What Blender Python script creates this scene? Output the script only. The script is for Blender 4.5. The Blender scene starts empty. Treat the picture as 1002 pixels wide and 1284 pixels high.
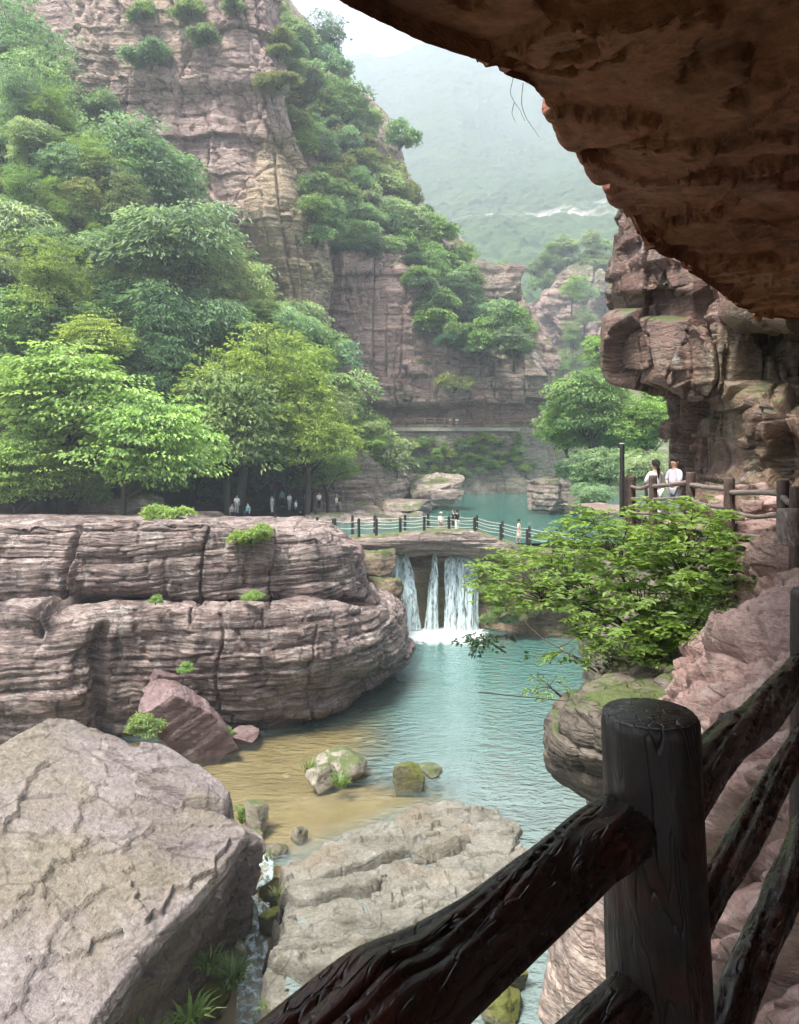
import bpy, math, random
import numpy as np
from mathutils import Vector, Matrix
sc = bpy.context.scene
COL = sc.collection
F, CX, HY = 1000.0, 501.0, 560.0      # focal length, principal column and horizon row of the photograph, in its pixels
WL, UL = -12.65, -7.0                 # lower pool and upper lake levels (eye at 0)
def P(x, y, Y): return np.array([(x-CX)*Y/F, Y, (HY-y)*Y/F])
def PZ(x, y, Z): return P(x, y, Z*F/(HY-y))
# ---------------------------------------------------------------- noise
def _h(ix, iy, iz, s):
    with np.errstate(over='ignore'):
        n = (ix.astype(np.uint32)*np.uint32(374761393) + iy.astype(np.uint32)*np.uint32(668265263)
             + iz.astype(np.uint32)*np.uint32(2147483647) + np.uint32((s*1274126177) & 0xffffffff))
        n = (n ^ (n >> np.uint32(13)))*np.uint32(1274126177)
        n = (n ^ (n >> np.uint32(16)))*np.uint32(2246822519)
        n = n ^ (n >> np.uint32(15))
    return n.astype(np.float32)*np.float32(1/4294967295.0)
def vn(x, y, z, s=0):
    x, y, z = np.broadcast_arrays(np.asarray(x, np.float32), np.asarray(y, np.float32), np.asarray(z, np.float32))
    X, Y, Z = np.floor(x), np.floor(y), np.floor(z)
    f, g, h = x-X, y-Y, z-Z
    f, g, h = f*f*(3-2*f), g*g*(3-2*g), h*h*(3-2*h)
    X, Y, Z = X.astype(np.int32), Y.astype(np.int32), Z.astype(np.int32)
    r = 0
    for a in (0, 1):
        wa = f if a else 1-f
        for b in (0, 1):
            wb = (g if b else 1-g)*wa
            for c in (0, 1):
                r = r + _h(X+a, Y+b, Z+c, s)*wb*(h if c else 1-h)
    return r
def fbm(x, y, z, s=0, o=4, g=.5):
    r, a, t = 0, 1.0, 0
    for i in range(o):
        r = r + a*vn(x, y, z, s+i*17); t += a; a *= g
        x, y, z = x*2.03+3.1, y*2.03+1.7, z*2.03+5.3
    return r/t
def cells(x, y, L, s=0):
    """2-d cells with a seed per layer: (cell value, distance to the nearest border)"""
    X, Y = np.floor(x), np.floor(y); Li = L.astype(np.int32)
    d1 = np.full(x.shape, 9., np.float32); d2 = d1.copy(); v = np.zeros(x.shape, np.float32)
    for a in (-1, 0, 1):
        for b in (-1, 0, 1):
            cx, cy = (X+a), (Y+b); ix, iy = cx.astype(np.int32), cy.astype(np.int32)
            px = cx+_h(ix, iy, Li, s+1); py = cy+_h(ix, iy, Li, s+2)
            d = np.hypot(px-x, py-y)
            n = d < d1
            d2 = np.where(n, d1, np.minimum(d2, d)); v = np.where(n, _h(ix, iy, Li, s+3), v); d1 = np.minimum(d1, d)
    return v, d2-d1
def sstep(a, b, x):
    t = np.clip((x-a)/(b-a), 0, 1); return t*t*(3-2*t)
def strata(x, y, z, th, s=0, blk=2.5, warp=.4, rnd=.5, dip=(0, 0), crack=.35):
    zw = z + warp*2*(fbm(x*.15, y*.15, z*.15, s, 3)-.5) + dip[0]*x + dip[1]*y
    u = zw/th; u = u + 1.1*(vn(u*.9, 0*u, 0*u+3.3, s+5)-.5)
    L = np.floor(u); f = u-L
    off = _h(L.astype(np.int32), (L*0).astype(np.int32), (L*0).astype(np.int32), s+9)-.5
    lat = vn(x/(blk*1.6)+L*3.7, y/(blk*1.6), L*1.3, s+11)-.5
    cv, ce = cells(x/blk+.25*vn(x, y, z, s+2), y/blk, L, s+21)
    prof = 1-np.abs(2*f-1)**5
    return .55*off + .8*lat + .5*(cv-.5) - rnd*(1-prof)*.5 - crack*(1-sstep(0, .10, ce))
# ---------------------------------------------------------------- meshes
def mesh(name, V, Fc, mat=None, parent=None, smooth=True, attrs=None):
    m = bpy.data.meshes.new(name)
    V = np.asarray(V, np.float32); Fc = np.asarray(Fc, np.int32); k = Fc.shape[1]
    m.vertices.add(len(V)); m.vertices.foreach_set('co', V.ravel())
    m.loops.add(Fc.size); m.loops.foreach_set('vertex_index', Fc.ravel())
    m.polygons.add(len(Fc)); m.polygons.foreach_set('loop_start', np.arange(0, Fc.size, k, dtype=np.int32))
    try: m.polygons.foreach_set('loop_total', np.full(len(Fc), k, np.int32))
    except Exception: pass
    m.polygons.foreach_set('use_smooth', np.full(len(Fc), smooth, bool))
    m.update(calc_edges=True)
    for n, a in (attrs or {}).items():
        at = m.attributes.new(n, 'FLOAT', 'POINT'); at.data.foreach_set('value', np.asarray(a, np.float32).ravel())
    if mat: m.materials.append(mat)
    o = bpy.data.objects.new(name, m); COL.objects.link(o)
    if parent: o.parent = parent
    return o
def tag(o, label=None, cat=None, group=None, kind=None):
    if label: o['label'] = label
    if cat: o['category'] = cat
    if group: o['group'] = group
    if kind: o['kind'] = kind
    return o
def empty(name, loc=(0, 0, 0), rz=0, sc_=1.0):
    o = bpy.data.objects.new(name, None); COL.objects.link(o); o.location = loc; o.rotation_euler = (0, 0, rz)
    o.scale = (sc_,)*3; o.empty_display_size = .3
    return o
def gfaces(nu, nv, flip=False):
    i = np.arange(nu*nv).reshape(nu, nv)
    q = np.stack([i[:-1, :-1], i[:-1, 1:], i[1:, 1:], i[1:, :-1]], -1).reshape(-1, 4)
    return q[:, ::-1] if flip else q
def cr(A, n, lin=False):
    """Catmull-Rom (or linear) resampling along axis 0"""
    A = np.asarray(A, float); R = len(A)
    t = np.linspace(0, R-1, n); i = np.minimum(t.astype(int), R-2); u = (t-i).reshape((-1,)+(1,)*(A.ndim-1))
    p1, p2 = A[i], A[i+1]
    if lin: return p1*(1-u)+p2*u
    p0 = np.where((i > 0).reshape(u.shape), A[np.maximum(i-1, 0)], 2*p1-p2)
    p3 = np.where((i < R-2).reshape(u.shape), A[np.minimum(i+2, R-1)], 2*p2-p1)
    # reduced tangents keep corners crisp
    k = .36
    m1, m2 = k*(p2-p0), k*(p3-p1)
    return (2*u**3-3*u**2+1)*p1+(u**3-2*u**2+u)*m1+(-2*u**3+3*u**2)*p2+(u**3-u**2)*m2
def normals(G):
    du = np.gradient(G, axis=0); dv = np.gradient(G, axis=1)
    n = np.cross(du, dv); return n/(np.linalg.norm(n, axis=-1, keepdims=True)+1e-9)
def sheet(name, ctrl, nu, nv, disp, mat, lin=False, flat=1.0, flip=False, world=False, parent=None, attrs=None):
    """ctrl: rows of (x, y, Y) picture/distance triples (or world points); disp(x,y,z) moves the surface along its normal"""
    A = np.array([[p if world else P(*p) for p in row] for row in ctrl], float)
    G = cr(A, nu, lin); G = np.swapaxes(cr(np.swapaxes(G, 0, 1), nv, lin), 0, 1)
    n = normals(G)
    if flip: n = -n
    n = n*np.array([1, 1, flat]); n /= np.linalg.norm(n, axis=-1, keepdims=True)+1e-9
    x, y, z = [G[..., i].astype(np.float32) for i in range(3)]
    G = G + n*np.asarray(disp(x, y, z))[..., None]
    return mesh(name, G.reshape(-1, 3), gfaces(nu, nv, flip), mat, parent, attrs=attrs(G) if attrs else None)
def sdpoly(x, y, poly):
    """signed distance to a polygon, positive inside"""
    d = np.full(x.shape, 1e9); ins = np.zeros(x.shape, bool); n = len(poly)
    for i in range(n):
        ax, ay = poly[i]; bx, by = poly[(i+1) % n]
        ex, ey = bx-ax, by-ay; t = np.clip(((x-ax)*ex+(y-ay)*ey)/(ex*ex+ey*ey+1e-12), 0, 1)
        d = np.minimum(d, np.hypot(x-ax-t*ex, y-ay-t*ey))
        c = ((ay > y) != (by > y)) & (x < (bx-ax)*(y-ay)/(by-ay+1e-12)+ax); ins ^= c
    return np.where(ins, d, -d)
def tube(pts, rad, k=8, s=0, rough=0., rs=3., closed=True, n=None):
    """ring tube along a polyline; returns V, quads"""
    pts = np.asarray(pts, float); rad = np.asarray(rad, float)
    if n: pts = cr(pts, n); rad = cr(rad, n)
    T = np.gradient(pts, axis=0); T /= np.linalg.norm(T, axis=1, keepdims=True)+1e-9
    ref = np.array([0, 0, 1.]) if abs(T[0][2]) < .8 else np.array([1., 0, 0])
    A = np.cross(T, ref); A /= np.linalg.norm(A, axis=1, keepdims=True)+1e-9; B = np.cross(T, A)
    a = np.linspace(0, 2*np.pi, k, endpoint=False)
    R = rad[:, None]*np.ones(k)
    if rough:
        L = np.cumsum(np.r_[0, np.linalg.norm(np.diff(pts, axis=0), axis=1)])[:, None]
        ca, sa = np.cos(a)[None], np.sin(a)[None]
        tw = L*1.1+.5*(vn(L*2, 0*L, 0*L, s)-.5); ct, st_ = np.cos(a[None]+tw), np.sin(a[None]+tw)
        gr_ = 1-np.abs(2*vn(ct*3.2+20, st_*3.2+20, L*rs*.35, s+7)-1)
        R = R*(1+rough*(1.3*(fbm(ca*1.2+9, sa*1.2, L*rs*.8, s, 3)-.5)+.7*(vn(ct*2.2+5, st_*2.2, L*rs*.4, s+3)-.5)-.55*gr_**8-.14*(vn(ct*7+20, st_*7+20, L*rs*.6, s+9)-.5)))
    V = pts[:, None]+R[..., None]*(np.cos(a)[None, :, None]*A[:, None]+np.sin(a)[None, :, None]*B[:, None])
    m = len(pts); i = np.arange(m*k).reshape(m, k); j = np.roll(i, -1, 1)
    Q = np.stack([i[:-1], j[:-1], j[1:], i[1:]], -1).reshape(-1, 4)
    V = V.reshape(-1, 3)
    if closed:
        V = np.vstack([V, pts[0], pts[-1]]); c0, c1 = m*k, m*k+1
        Q = np.vstack([Q, np.stack([j[0], i[0], i[0]*0+c0, i[0]*0+c0], -1), np.stack([i[-1], j[-1], i[-1]*0+c1, i[-1]*0+c1], -1)])
    return V, Q
def join(parts):
    Vs, Qs, o = [], [], 0
    for v, q in parts: Vs.append(v); Qs.append(q+o); o += len(v)
    return np.vstack(Vs), np.vstack(Qs)
def fixq(Q):
    return Q
def mesh_t(name, V, Q, mat, parent=None, smooth=True, attrs=None):
    """mesh that may hold degenerate quads as triangles"""
    m = bpy.data.meshes.new(name)
    fs = [tuple(dict.fromkeys(map(int, f))) for f in Q]
    m.from_pydata([tuple(map(float, v)) for v in V], [], [f for f in fs if len(f) > 2])
    m.polygons.foreach_set('use_smooth', np.full(len(m.polygons), smooth, bool)); m.update()
    for n, a in (attrs or {}).items():
        at = m.attributes.new(n, 'FLOAT_VECTOR', 'POINT'); at.data.foreach_set('vector', np.asarray(a, np.float32).ravel())
    if mat: m.materials.append(mat)
    o = bpy.data.objects.new(name, m); COL.objects.link(o)
    if parent: o.parent = parent
    return o
def box(c, s, rz=0, bev=0):
    c = np.array(c, float); s = np.array(s, float)/2
    V = np.array([[x, y, z] for x in (-1, 1) for y in (-1, 1) for z in (-1, 1)], float)*s
    ca, sa = math.cos(rz), math.sin(rz); V = np.stack([V[:, 0]*ca-V[:, 1]*sa, V[:, 0]*sa+V[:, 1]*ca, V[:, 2]], 1)+c
    Q = np.array([[0, 1, 3, 2], [4, 6, 7, 5], [0, 4, 5, 1], [2, 3, 7, 6], [0, 2, 6, 4], [1, 5, 7, 3]])
    return V, Q
def cube_grid(n):
    """unit cube surface grid, welded by position"""
    t = np.linspace(-1, 1, n); V = []; Q = []
    for ax in range(3):
        for sg in (-1, 1):
            u, v = np.meshgrid(t, t, indexing='ij'); w = np.full_like(u, sg)
            c = [None]*3; c[ax] = w; c[(ax+1) % 3] = u; c[(ax+2) % 3] = v
            o = sum(len(a) for a in V); V.append(np.stack(c, -1).reshape(-1, 3))
            q = gfaces(n, n, flip=(sg > 0)); Q.append(q[:, ::-1]+o if False else q+o)
    V = np.vstack(V); Q = np.vstack(Q)
    key = np.round(V*(n*4)).astype(np.int64); _, idx, inv = np.unique(key, axis=0, return_index=True, return_inverse=True)
    return V[idx], inv.ravel()[Q][:, ::-1]
_CG = {}
def boulder(name, c, r, seed, mat, n=34, rot=(0, 0, 0), cut=7, lump=.25, sharp=.6, th=0, flatbot=False, samp=.06, parent=None):
    """one closed rock: a rounded cube clipped by random planes, then layered and roughened"""
    if n not in _CG: _CG[n] = cube_grid(n)
    V, Q = _CG[n]; V = V.copy(); rnd = np.random.RandomState(seed)
    S = V/np.linalg.norm(V, axis=1, keepdims=True); V = V*(sharp)+S*(1-sharp)*1.15
    for _ in range(cut):
        d = rnd.normal(size=3); d /= np.linalg.norm(d); h = rnd.uniform(.72, 1.0)
        t = V@d; V = V-np.maximum(t-h, 0)[:, None]*d*.92
    L = (fbm(V[:, 0]*1.3+seed, V[:, 1]*1.3, V[:, 2]*1.3, seed, 3)-.5)
    V = V*(1+lump*2*L)[:, None]
    V = V*np.array(r)
    R = np.array(Matrix.Rotation(rot[2], 3, 'Z') @ Matrix.Rotation(rot[1], 3, 'Y') @ Matrix.Rotation(rot[0], 3, 'X'))
    W = V
    N = W/np.linalg.norm(W, axis=1, keepdims=True); m = min(r)
    x, y, z = [(W[:, i]).astype(np.float32) for i in range(3)]
    d = (fbm(x*2/m+seed, y*2/m, z*2/m, seed+3, 4)-.5)*m*.22
    if th: d = d+strata(x, y, z, th, seed+8, blk=m*1.2, warp=.15*m, rnd=.7)*m*samp*2
    W = (W+N*d[:, None])@R.T
    return mesh(name, W, Q, mat, parent), np.array(c)
def place(pair, label=None, cat=None, group=None, kind=None):
    o, c = pair; o.location = c; return tag(o, label, cat, group, kind)
# ---------------------------------------------------------------- materials
class NT:
    def __init__(s, name):
        s.m = bpy.data.materials.new(name); s.m.use_nodes = True; s.t = s.m.node_tree; s.t.nodes.clear()
        s.out = s.t.nodes.new('ShaderNodeOutputMaterial')
    def n(s, typ, **kw):
        nd = s.t.nodes.new(typ)
        for k, v in kw.items():
            if k.startswith('_'): setattr(nd, k[1:], v)
        for k, v in kw.items():
            if not k.startswith('_'):
                key = k.replace('0', ' ') if not k.startswith('i') or not k[1:].isdigit() else int(k[1:])
                s.set(nd.inputs[key], v)
        return nd
    def set(s, inp, v):
        if isinstance(v, bpy.types.NodeSocket): s.t.links.new(v, inp)
        elif isinstance(v, (tuple, list)) and len(v) == 3 and inp.type == 'RGBA': inp.default_value = (*v, 1)
        else: inp.default_value = v
    def pos(s): return s.n('ShaderNodeNewGeometry').outputs['Position']
    def obj(s): return s.n('ShaderNodeTexCoord').outputs['Object']
    def noise(s, vec, scale, detail=4, rough=.55, dist=0, sc3=None):
        if sc3: vec = s.n('ShaderNodeVectorMath', _operation='MULTIPLY', i0=vec, i1=sc3).outputs[0]
        return s.n('ShaderNodeTexNoise', Vector=vec, Scale=scale, Detail=detail, Roughness=rough, Distortion=dist).outputs['Fac']
    def vor(s, vec, scale, feat='F1', sc3=None, rand=1, out='Distance'):
        if sc3: vec = s.n('ShaderNodeVectorMath', _operation='MULTIPLY', i0=vec, i1=sc3).outputs[0]
        return s.n('ShaderNodeTexVoronoi', _feature=feat, Vector=vec, Scale=scale, Randomness=rand).outputs[out]
    def ramp(s, fac, stops):
        r = s.n('ShaderNodeValToRGB', Fac=fac); e = r.color_ramp.elements
        while len(e) < len(stops): e.new(.5)
        for k, (p, c) in enumerate(stops):
            e[k].position = p; e[k].color = (*c, 1) if isinstance(c, (tuple, list)) else (c, c, c, 1)
        return r.outputs[0]
    def mix(s, f, a, b, mode='MIX'):
        nd = s.n('ShaderNodeMix', _data_type='RGBA', _blend_type=mode)
        s.set(nd.inputs['Factor'], f); s.set(nd.inputs[6], a); s.set(nd.inputs[7], b); return nd.outputs[2]
    def ma(s, op, a, b=0, clamp=False):
        return s.n('ShaderNodeMath', _operation=op, _use_clamp=clamp, i0=a, i1=b).outputs[0]
    def warp(s, vec, scale, amt):
        c = s.n('ShaderNodeTexNoise', Vector=vec, Scale=scale, Detail=1).outputs['Color']
        a = s.n('ShaderNodeVectorMath', _operation='SUBTRACT', i0=c, i1=(.5, .5, .5)).outputs[0]
        a = s.n('ShaderNodeVectorMath', _operation='MULTIPLY', i0=a, i1=(amt,)*3).outputs[0]
        return s.n('ShaderNodeVectorMath', _operation='ADD', i0=vec, i1=a).outputs[0]
    def bump(s, h, strength=.5, dist=.1, nrm=None):
        b = s.n('ShaderNodeBump', Height=h, Strength=strength, Distance=dist)
        if nrm: s.set(b.inputs['Normal'], nrm)
        return b.outputs[0]
    def done(s, col, rough=.8, nrm=None, spec=.3, **kw):
        b = s.n('ShaderNodeBsdfPrincipled'); s.set(b.inputs['Base Color'], col); s.set(b.inputs['Roughness'], rough)
        s.set(b.inputs['Specular IOR Level'], spec)
        if nrm: s.set(b.inputs['Normal'], nrm)
        for k, v in kw.items(): s.set(b.inputs[k.replace('_', ' ')], v)
        s.t.links.new(b.outputs[0], s.out.inputs[0]); return s.m
def rock(name, c, sc=1., lines=1., band=1., patch=None, stain=.5, streak=(.05, .04, .04), white=0., moss=0., mosscol=(.05, .075, .02),
         rough=.75, crack=.5, bump=.6, spec=.3, zs=7., local=False, vert=.35, zone=None, wet=0):
    """bedded sandstone: c = (dark, mid, light, odd)"""
    t = NT(name); p = t.obj() if local else t.pos()
    w = t.warp(p, .5*sc, .8/sc)
    b = t.noise(w, .55*sc, 5, .65, sc3=(.35, .35, zs))
    col = t.ramp(b, [(.28, c[0]), (.42, c[1]), (.55, c[2]), (.66, c[1]), (.78, c[3])])
    big = t.noise(p, .13*sc, 2, .6)
    if patch: col = t.mix(t.ramp(t.noise(w, .22*sc, 4, .6), [(.5, 0.), (.62, 1.)]), col, patch)
    col = t.mix(t.ma('MULTIPLY', t.ramp(big, [(.35, 0.), (.65, 1.)]), .5), col, t.mix(.5, col, c[2]))
    if zone:
        sx = t.n('ShaderNodeSeparateXYZ', Vector=t.warp(p, .09, 14)); zx, zz_ = sx.outputs[0], sx.outputs[2]
        zm = t.ma('MULTIPLY', t.n('ShaderNodeMapRange', Value=zx, i1=zone[0], i2=zone[0]+3.).outputs[0], t.ma('MULTIPLY', t.n('ShaderNodeMapRange', Value=zz_, i1=zone[1], i2=zone[1]+3.).outputs[0], t.n('ShaderNodeMapRange', Value=zz_, i1=zone[2], i2=zone[2]-3.).outputs[0]))
        col = t.mix(t.ma('MULTIPLY', zm, .8), col, t.mix(b, tuple(q*.75 for q in zone[3]), tuple(q*1.2 for q in zone[3])))
    # water streaks running down the face
    st = t.noise(w, 1.1*sc, 3, .6, sc3=(1, 1, .09))
    col = t.mix(t.ma('MULTIPLY', t.ramp(st, [(.5, 0.), (.68, 1.)]), stain*vert*2), col, streak)
    # dark lichen blotches
    li = t.noise(w, .7*sc, 4, .7)
    col = t.mix(t.ma('MULTIPLY', t.ramp(li, [(.52, 0.), (.66, 1.)]), stain), col, t.mix(.65, col, streak))
    if white: col = t.mix(t.ma('MULTIPLY', t.ramp(t.noise(p, 1.3*sc, 4, .7, sc3=(1, 1, .35)), [(.56, 0.), (.7, 1.)]), white), col, (.5, .47, .43))
    if wet:
        wz = t.n('ShaderNodeSeparateXYZ', Vector=t.warp(p, .6, 1.)).outputs[2]
        col = t.mix(t.ma('MULTIPLY', t.n('ShaderNodeMapRange', Value=wz, i1=WL+wet, i2=WL+.1).outputs[0], .6), col, t.mix(.75, col, (.02, .014, .012)))
    fine = t.noise(p, 9*sc, 3, .7)
    col = t.mix(1., col, t.ramp(fine, [(.25, .62), (.75, 1.3)]), 'MULTIPLY')
    k = t.vor(w, .62*sc, 'DISTANCE_TO_EDGE', sc3=(1, 1, 1.9))
    km = t.ma('MAXIMUM', t.ramp(k, [(0., 0.), (.028, 1.)]), t.ramp(t.noise(p, .9*sc, 2, .6), [(.47, 0.), (.55, 1.)]))
    k2 = t.noise(w, 1.4*sc, 3, .6, sc3=(.5, .5, 5.))
    k2m = t.ramp(t.ma('ABSOLUTE', t.ma('SUBTRACT', k2, .5)), [(0., 0.), (.022, 1.)])
    kk = t.ma('MULTIPLY', t.ma('ADD', t.ma('MULTIPLY', km, crack), 1-crack), t.ma('ADD', t.ma('MULTIPLY', k2m, crack*.7*lines), 1-crack*.7*lines))
    col = t.mix(t.ma('SUBTRACT', 1, kk), col, (.018, .015, .013))
    if moss:
        nz = t.n('ShaderNodeSeparateXYZ', Vector=t.n('ShaderNodeNewGeometry').outputs['Normal']).outputs[2]
        mk = t.ma('ADD', t.ma('MULTIPLY', nz, .35), li)
        mm = t.ramp(mk, [(.8-.35*moss, 0.), (.9-.35*moss, 1.)])
        col = t.mix(t.ma('MULTIPLY', mm, .85), col, t.mix(fine, mosscol, (mosscol[0]*2, mosscol[1]*1.7, mosscol[2]*1.5)))
    h = t.ma('ADD', t.ma('MULTIPLY', b, .6), t.ma('MULTIPLY', t.noise(p, 2.6*sc, 5, .7, sc3=(1, 1, 2.2)), .6))
    h = t.ma('ADD', h, t.ma('MULTIPLY', k2m, .25*lines))
    rv = t.ramp(li, [(.3, max(.05, rough-.2)), (.7, min(1, rough+.12))])
    return t.done(col, rv, t.bump(h, bump, .25/sc), spec)
M = {}
PK = ((.10, .062, .055), (.21, .135, .118), (.31, .22, .195), (.17, .105, .092))
M['wall'] = rock('banded_sandstone', ((.035, .02, .017), (.135, .085, .072), (.36, .285, .25), (.12, .058, .045)), 1., wet=1.6, stain=.7, streak=(.03, .023, .023), white=.55, moss=.0, zs=9, crack=.5, bump=.9, spec=.4)
M['cliff'] = rock('pink_cliff_rock', ((.21, .135, .115), (.35, .235, .20), (.45, .33, .29), (.38, .295, .20)), .28, patch=(.36, .28, .17), stain=.35, streak=(.10, .07, .065), white=.25, moss=.2, zs=4, crack=.55, bump=.8, zone=(-20., 19., 43., (.40, .31, .19)))
M['cliff_back'] = rock('red_cliff_rock', ((.21, .125, .105), (.36, .225, .19), (.45, .32, .275), (.30, .17, .145)), .3, patch=(.30, .24, .20), stain=.4, streak=(.09, .06, .055), white=.3, moss=.42, zs=3.5, crack=.55, bump=.8, zone=(-100., -12., 3.2, (.30, .28, .21)))
M['cliff_wall'] = rock('mossy_wall_rock', ((.12, .10, .075), (.21, .175, .135), (.32, .26, .21), (.16, .15, .09)), .5, patch=(.10, .12, .05), stain=.5, streak=(.04, .045, .03), white=.3, moss=.55, zs=4, bump=.7)
M['bank'] = rock('pink_bank_rock', ((.15, .085, .07), (.27, .165, .14), (.38, .26, .225), (.24, .125, .10)), 1.6, stain=.45, streak=(.08, .05, .04), white=.25, zs=1.4, crack=.8, bump=.7, lines=.2)
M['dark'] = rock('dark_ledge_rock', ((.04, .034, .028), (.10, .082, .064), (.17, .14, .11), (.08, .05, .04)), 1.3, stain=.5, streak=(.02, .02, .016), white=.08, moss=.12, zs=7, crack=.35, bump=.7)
M['pale'] = rock('pale_column_rock', ((.17, .12, .095), (.27, .20, .165), (.38, .30, .25), (.25, .16, .12)), 1.2, stain=.35, white=.1, zs=4, crack=.4, bump=.8)
M['roof'] = rock('cave_roof_rock', ((.095, .030, .026), (.20, .066, .052), (.30, .108, .085), (.14, .048, .041)), 1.1, patch=(.33, .135, .075), stain=.4, streak=(.035, .026, .022), white=.05, zs=1.2, crack=.4, bump=.6, spec=.2, lines=.1)
M['block'] = rock('wet_red_block_rock', ((.04, .022, .016), (.115, .055, .040), (.21, .12, .09), (.09, .05, .025)), 1.1, zone=(-50., -3., 1.7, (.24, .155, .10)), patch=(.13, .12, .055), stain=.6, streak=(.02, .016, .014), white=.4, moss=.15, zs=2.5, crack=.5, bump=.9, spec=.6, rough=.55)
M['slab'] = rock('pale_slab_rock', ((.085, .08, .058), (.155, .145, .115), (.23, .215, .18), (.14, .135, .095)), 1.4, patch=(.19, .155, .11), stain=.45, streak=(.10, .085, .06), white=.3, moss=0, zs=1.0, crack=.55, bump=.8, vert=.1, lines=.0)
M['boulder'] = rock('grey_pink_boulder_rock', ((.105, .083, .078), (.175, .143, .135), (.25, .212, .198), (.18, .13, .12)), .9, patch=(.195, .165, .12), stain=.4, streak=(.13, .11, .09), white=.3, zs=1.0, crack=.5, bump=.9, vert=.15, lines=.0)
M['stone'] = rock('river_stone_rock', ((.16, .14, .10), (.24, .21, .16), (.34, .30, .24), (.20, .19, .12)), 2.5, stain=.4, streak=(.05, .05, .03), moss=.3, zs=2, crack=.3, bump=.6, local=True)
M['redstone'] = rock('red_fallen_rock', ((.10, .058, .055), (.17, .105, .10), (.25, .175, .165), (.14, .08, .078)), 1.6, stain=.3, white=.2, zs=3, crack=.4, bump=.7)
M['mossy'] = rock('moss_covered_rock', ((.06, .055, .03), (.11, .10, .05), (.15, .14, .08), (.08, .08, .03)), 2., stain=.45, moss=.6, mosscol=(.07, .085, .015), zs=1.5, bump=.6, local=True)
M['damrock'] = rock('ochre_dam_rock', ((.10, .075, .05), (.20, .14, .09), (.28, .21, .15), (.15, .12, .07)), .9, patch=(.13, .13, .06), stain=.5, streak=(.045, .04, .028), white=.1, moss=.3, zs=4, bump=.8)
M['shore'] = rock('shore_step_rock', ((.13, .095, .08), (.23, .17, .145), (.36, .29, .25), (.18, .12, .10)), .8, stain=.4, white=.35, moss=.15, zs=5, bump=.7)
# ground under the trees
t = NT('leafy_soil'); p = t.pos()
M['soil'] = t.done(t.ramp(t.noise(p, .5, 8, .7), [(.3, (.022, .028, .012)), (.5, (.05, .06, .025)), (.7, (.10, .085, .055))]), .9, t.bump(t.noise(p, 1.5, 8, .7), 1, .4))
M['ledge'] = rock('pale_ledge_stone', ((.25, .22, .17), (.36, .32, .26), (.45, .41, .35), (.3, .27, .2)), .8, stain=.3, zs=3, crack=.4, bump=.5)
t = NT('packed_path'); p = t.pos()
M['path'] = t.done(t.ramp(t.noise(p, 1.2, 8, .7), [(.3, (.13, .085, .07)), (.6, (.26, .19, .16)), (.8, (.34, .27, .23))]), .85, t.bump(t.noise(p, 5, 8, .7), .8, .06))
# far forest
t = NT('far_forest'); p = t.pos()
f1 = t.noise(p, .035, 8, .75); f2 = t.vor(t.warp(p, .05, 8), .09)
col = t.ramp(f1, [(.3, (.018, .04, .014)), (.5, (.045, .085, .028)), (.7, (.085, .13, .045))])
sl = t.n('ShaderNodeSeparateXYZ', Vector=t.n('ShaderNodeNewGeometry').outputs['Normal']).outputs[2]
z = t.n('ShaderNodeSeparateXYZ', Vector=t.warp(p, .012, 45)).outputs[2]
bandm = t.ma('MULTIPLY', t.ramp(t.ma('ABSOLUTE', t.ma('SUBTRACT', z, 178)), [(0., 1.), (1., 1.)]), t.ma('LESS_THAN', t.ma('ABSOLUTE', t.ma('SUBTRACT', z, 176)), 14))
clf = t.ma('MULTIPLY', bandm, t.ramp(t.noise(p, .016, 6, .8), [(.47, 0.), (.58, .85)]))
col = t.mix(clf, col, t.ramp(t.noise(p, .05, 6, .7, sc3=(1, 1, .4)), [(.35, (.22, .2, .17)), (.6, (.50, .47, .43))]))
M['forest'] = t.done(col, .9, t.bump(f2, .9, 6))
# leaves: colour of the object times a tint per leaf
def leafmat(name, gloss=.35, trans=.35):
    t = NT(name)
    oi = t.n('ShaderNodeObjectInfo'); at = t.n('ShaderNodeAttribute', _attribute_name='tint').outputs['Fac']
    v = t.ramp(at, [(0., (.36, .42, .46)), (.5, (1., 1., 1.)), (1., (1.55, 1.45, 1.2))])
    col = t.mix(1., oi.outputs['Color'], v, 'MULTIPLY')
    d = t.n('ShaderNodeBsdfPrincipled'); t.set(d.inputs['Base Color'], col); d.inputs['Roughness'].default_value = .55
    d.inputs['Specular IOR Level'].default_value = gloss
    tr = t.n('ShaderNodeBsdfTranslucent'); t.set(tr.inputs[0], t.mix(1., col, (1.25, 1.35, .75), 'MULTIPLY'))
    mx = t.n('ShaderNodeMixShader'); mx.inputs[0].default_value = trans
    t.t.links.new(d.outputs[0], mx.inputs[1]); t.t.links.new(tr.outputs[0], mx.inputs[2]); t.t.links.new(mx.outputs[0], t.out.inputs[0])
    return t.m
M['leaf'] = leafmat('leaf')
t = NT('bark'); p = t.obj()
M['bark'] = t.done(t.ramp(t.noise(p, 3, 5, .6, sc3=(1, 1, .3)), [(.3, (.03, .024, .018)), (.7, (.11, .09, .07))]), .9, t.bump(t.noise(p, 8, 5, sc3=(1, 1, .3)), .6, .03))
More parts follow.
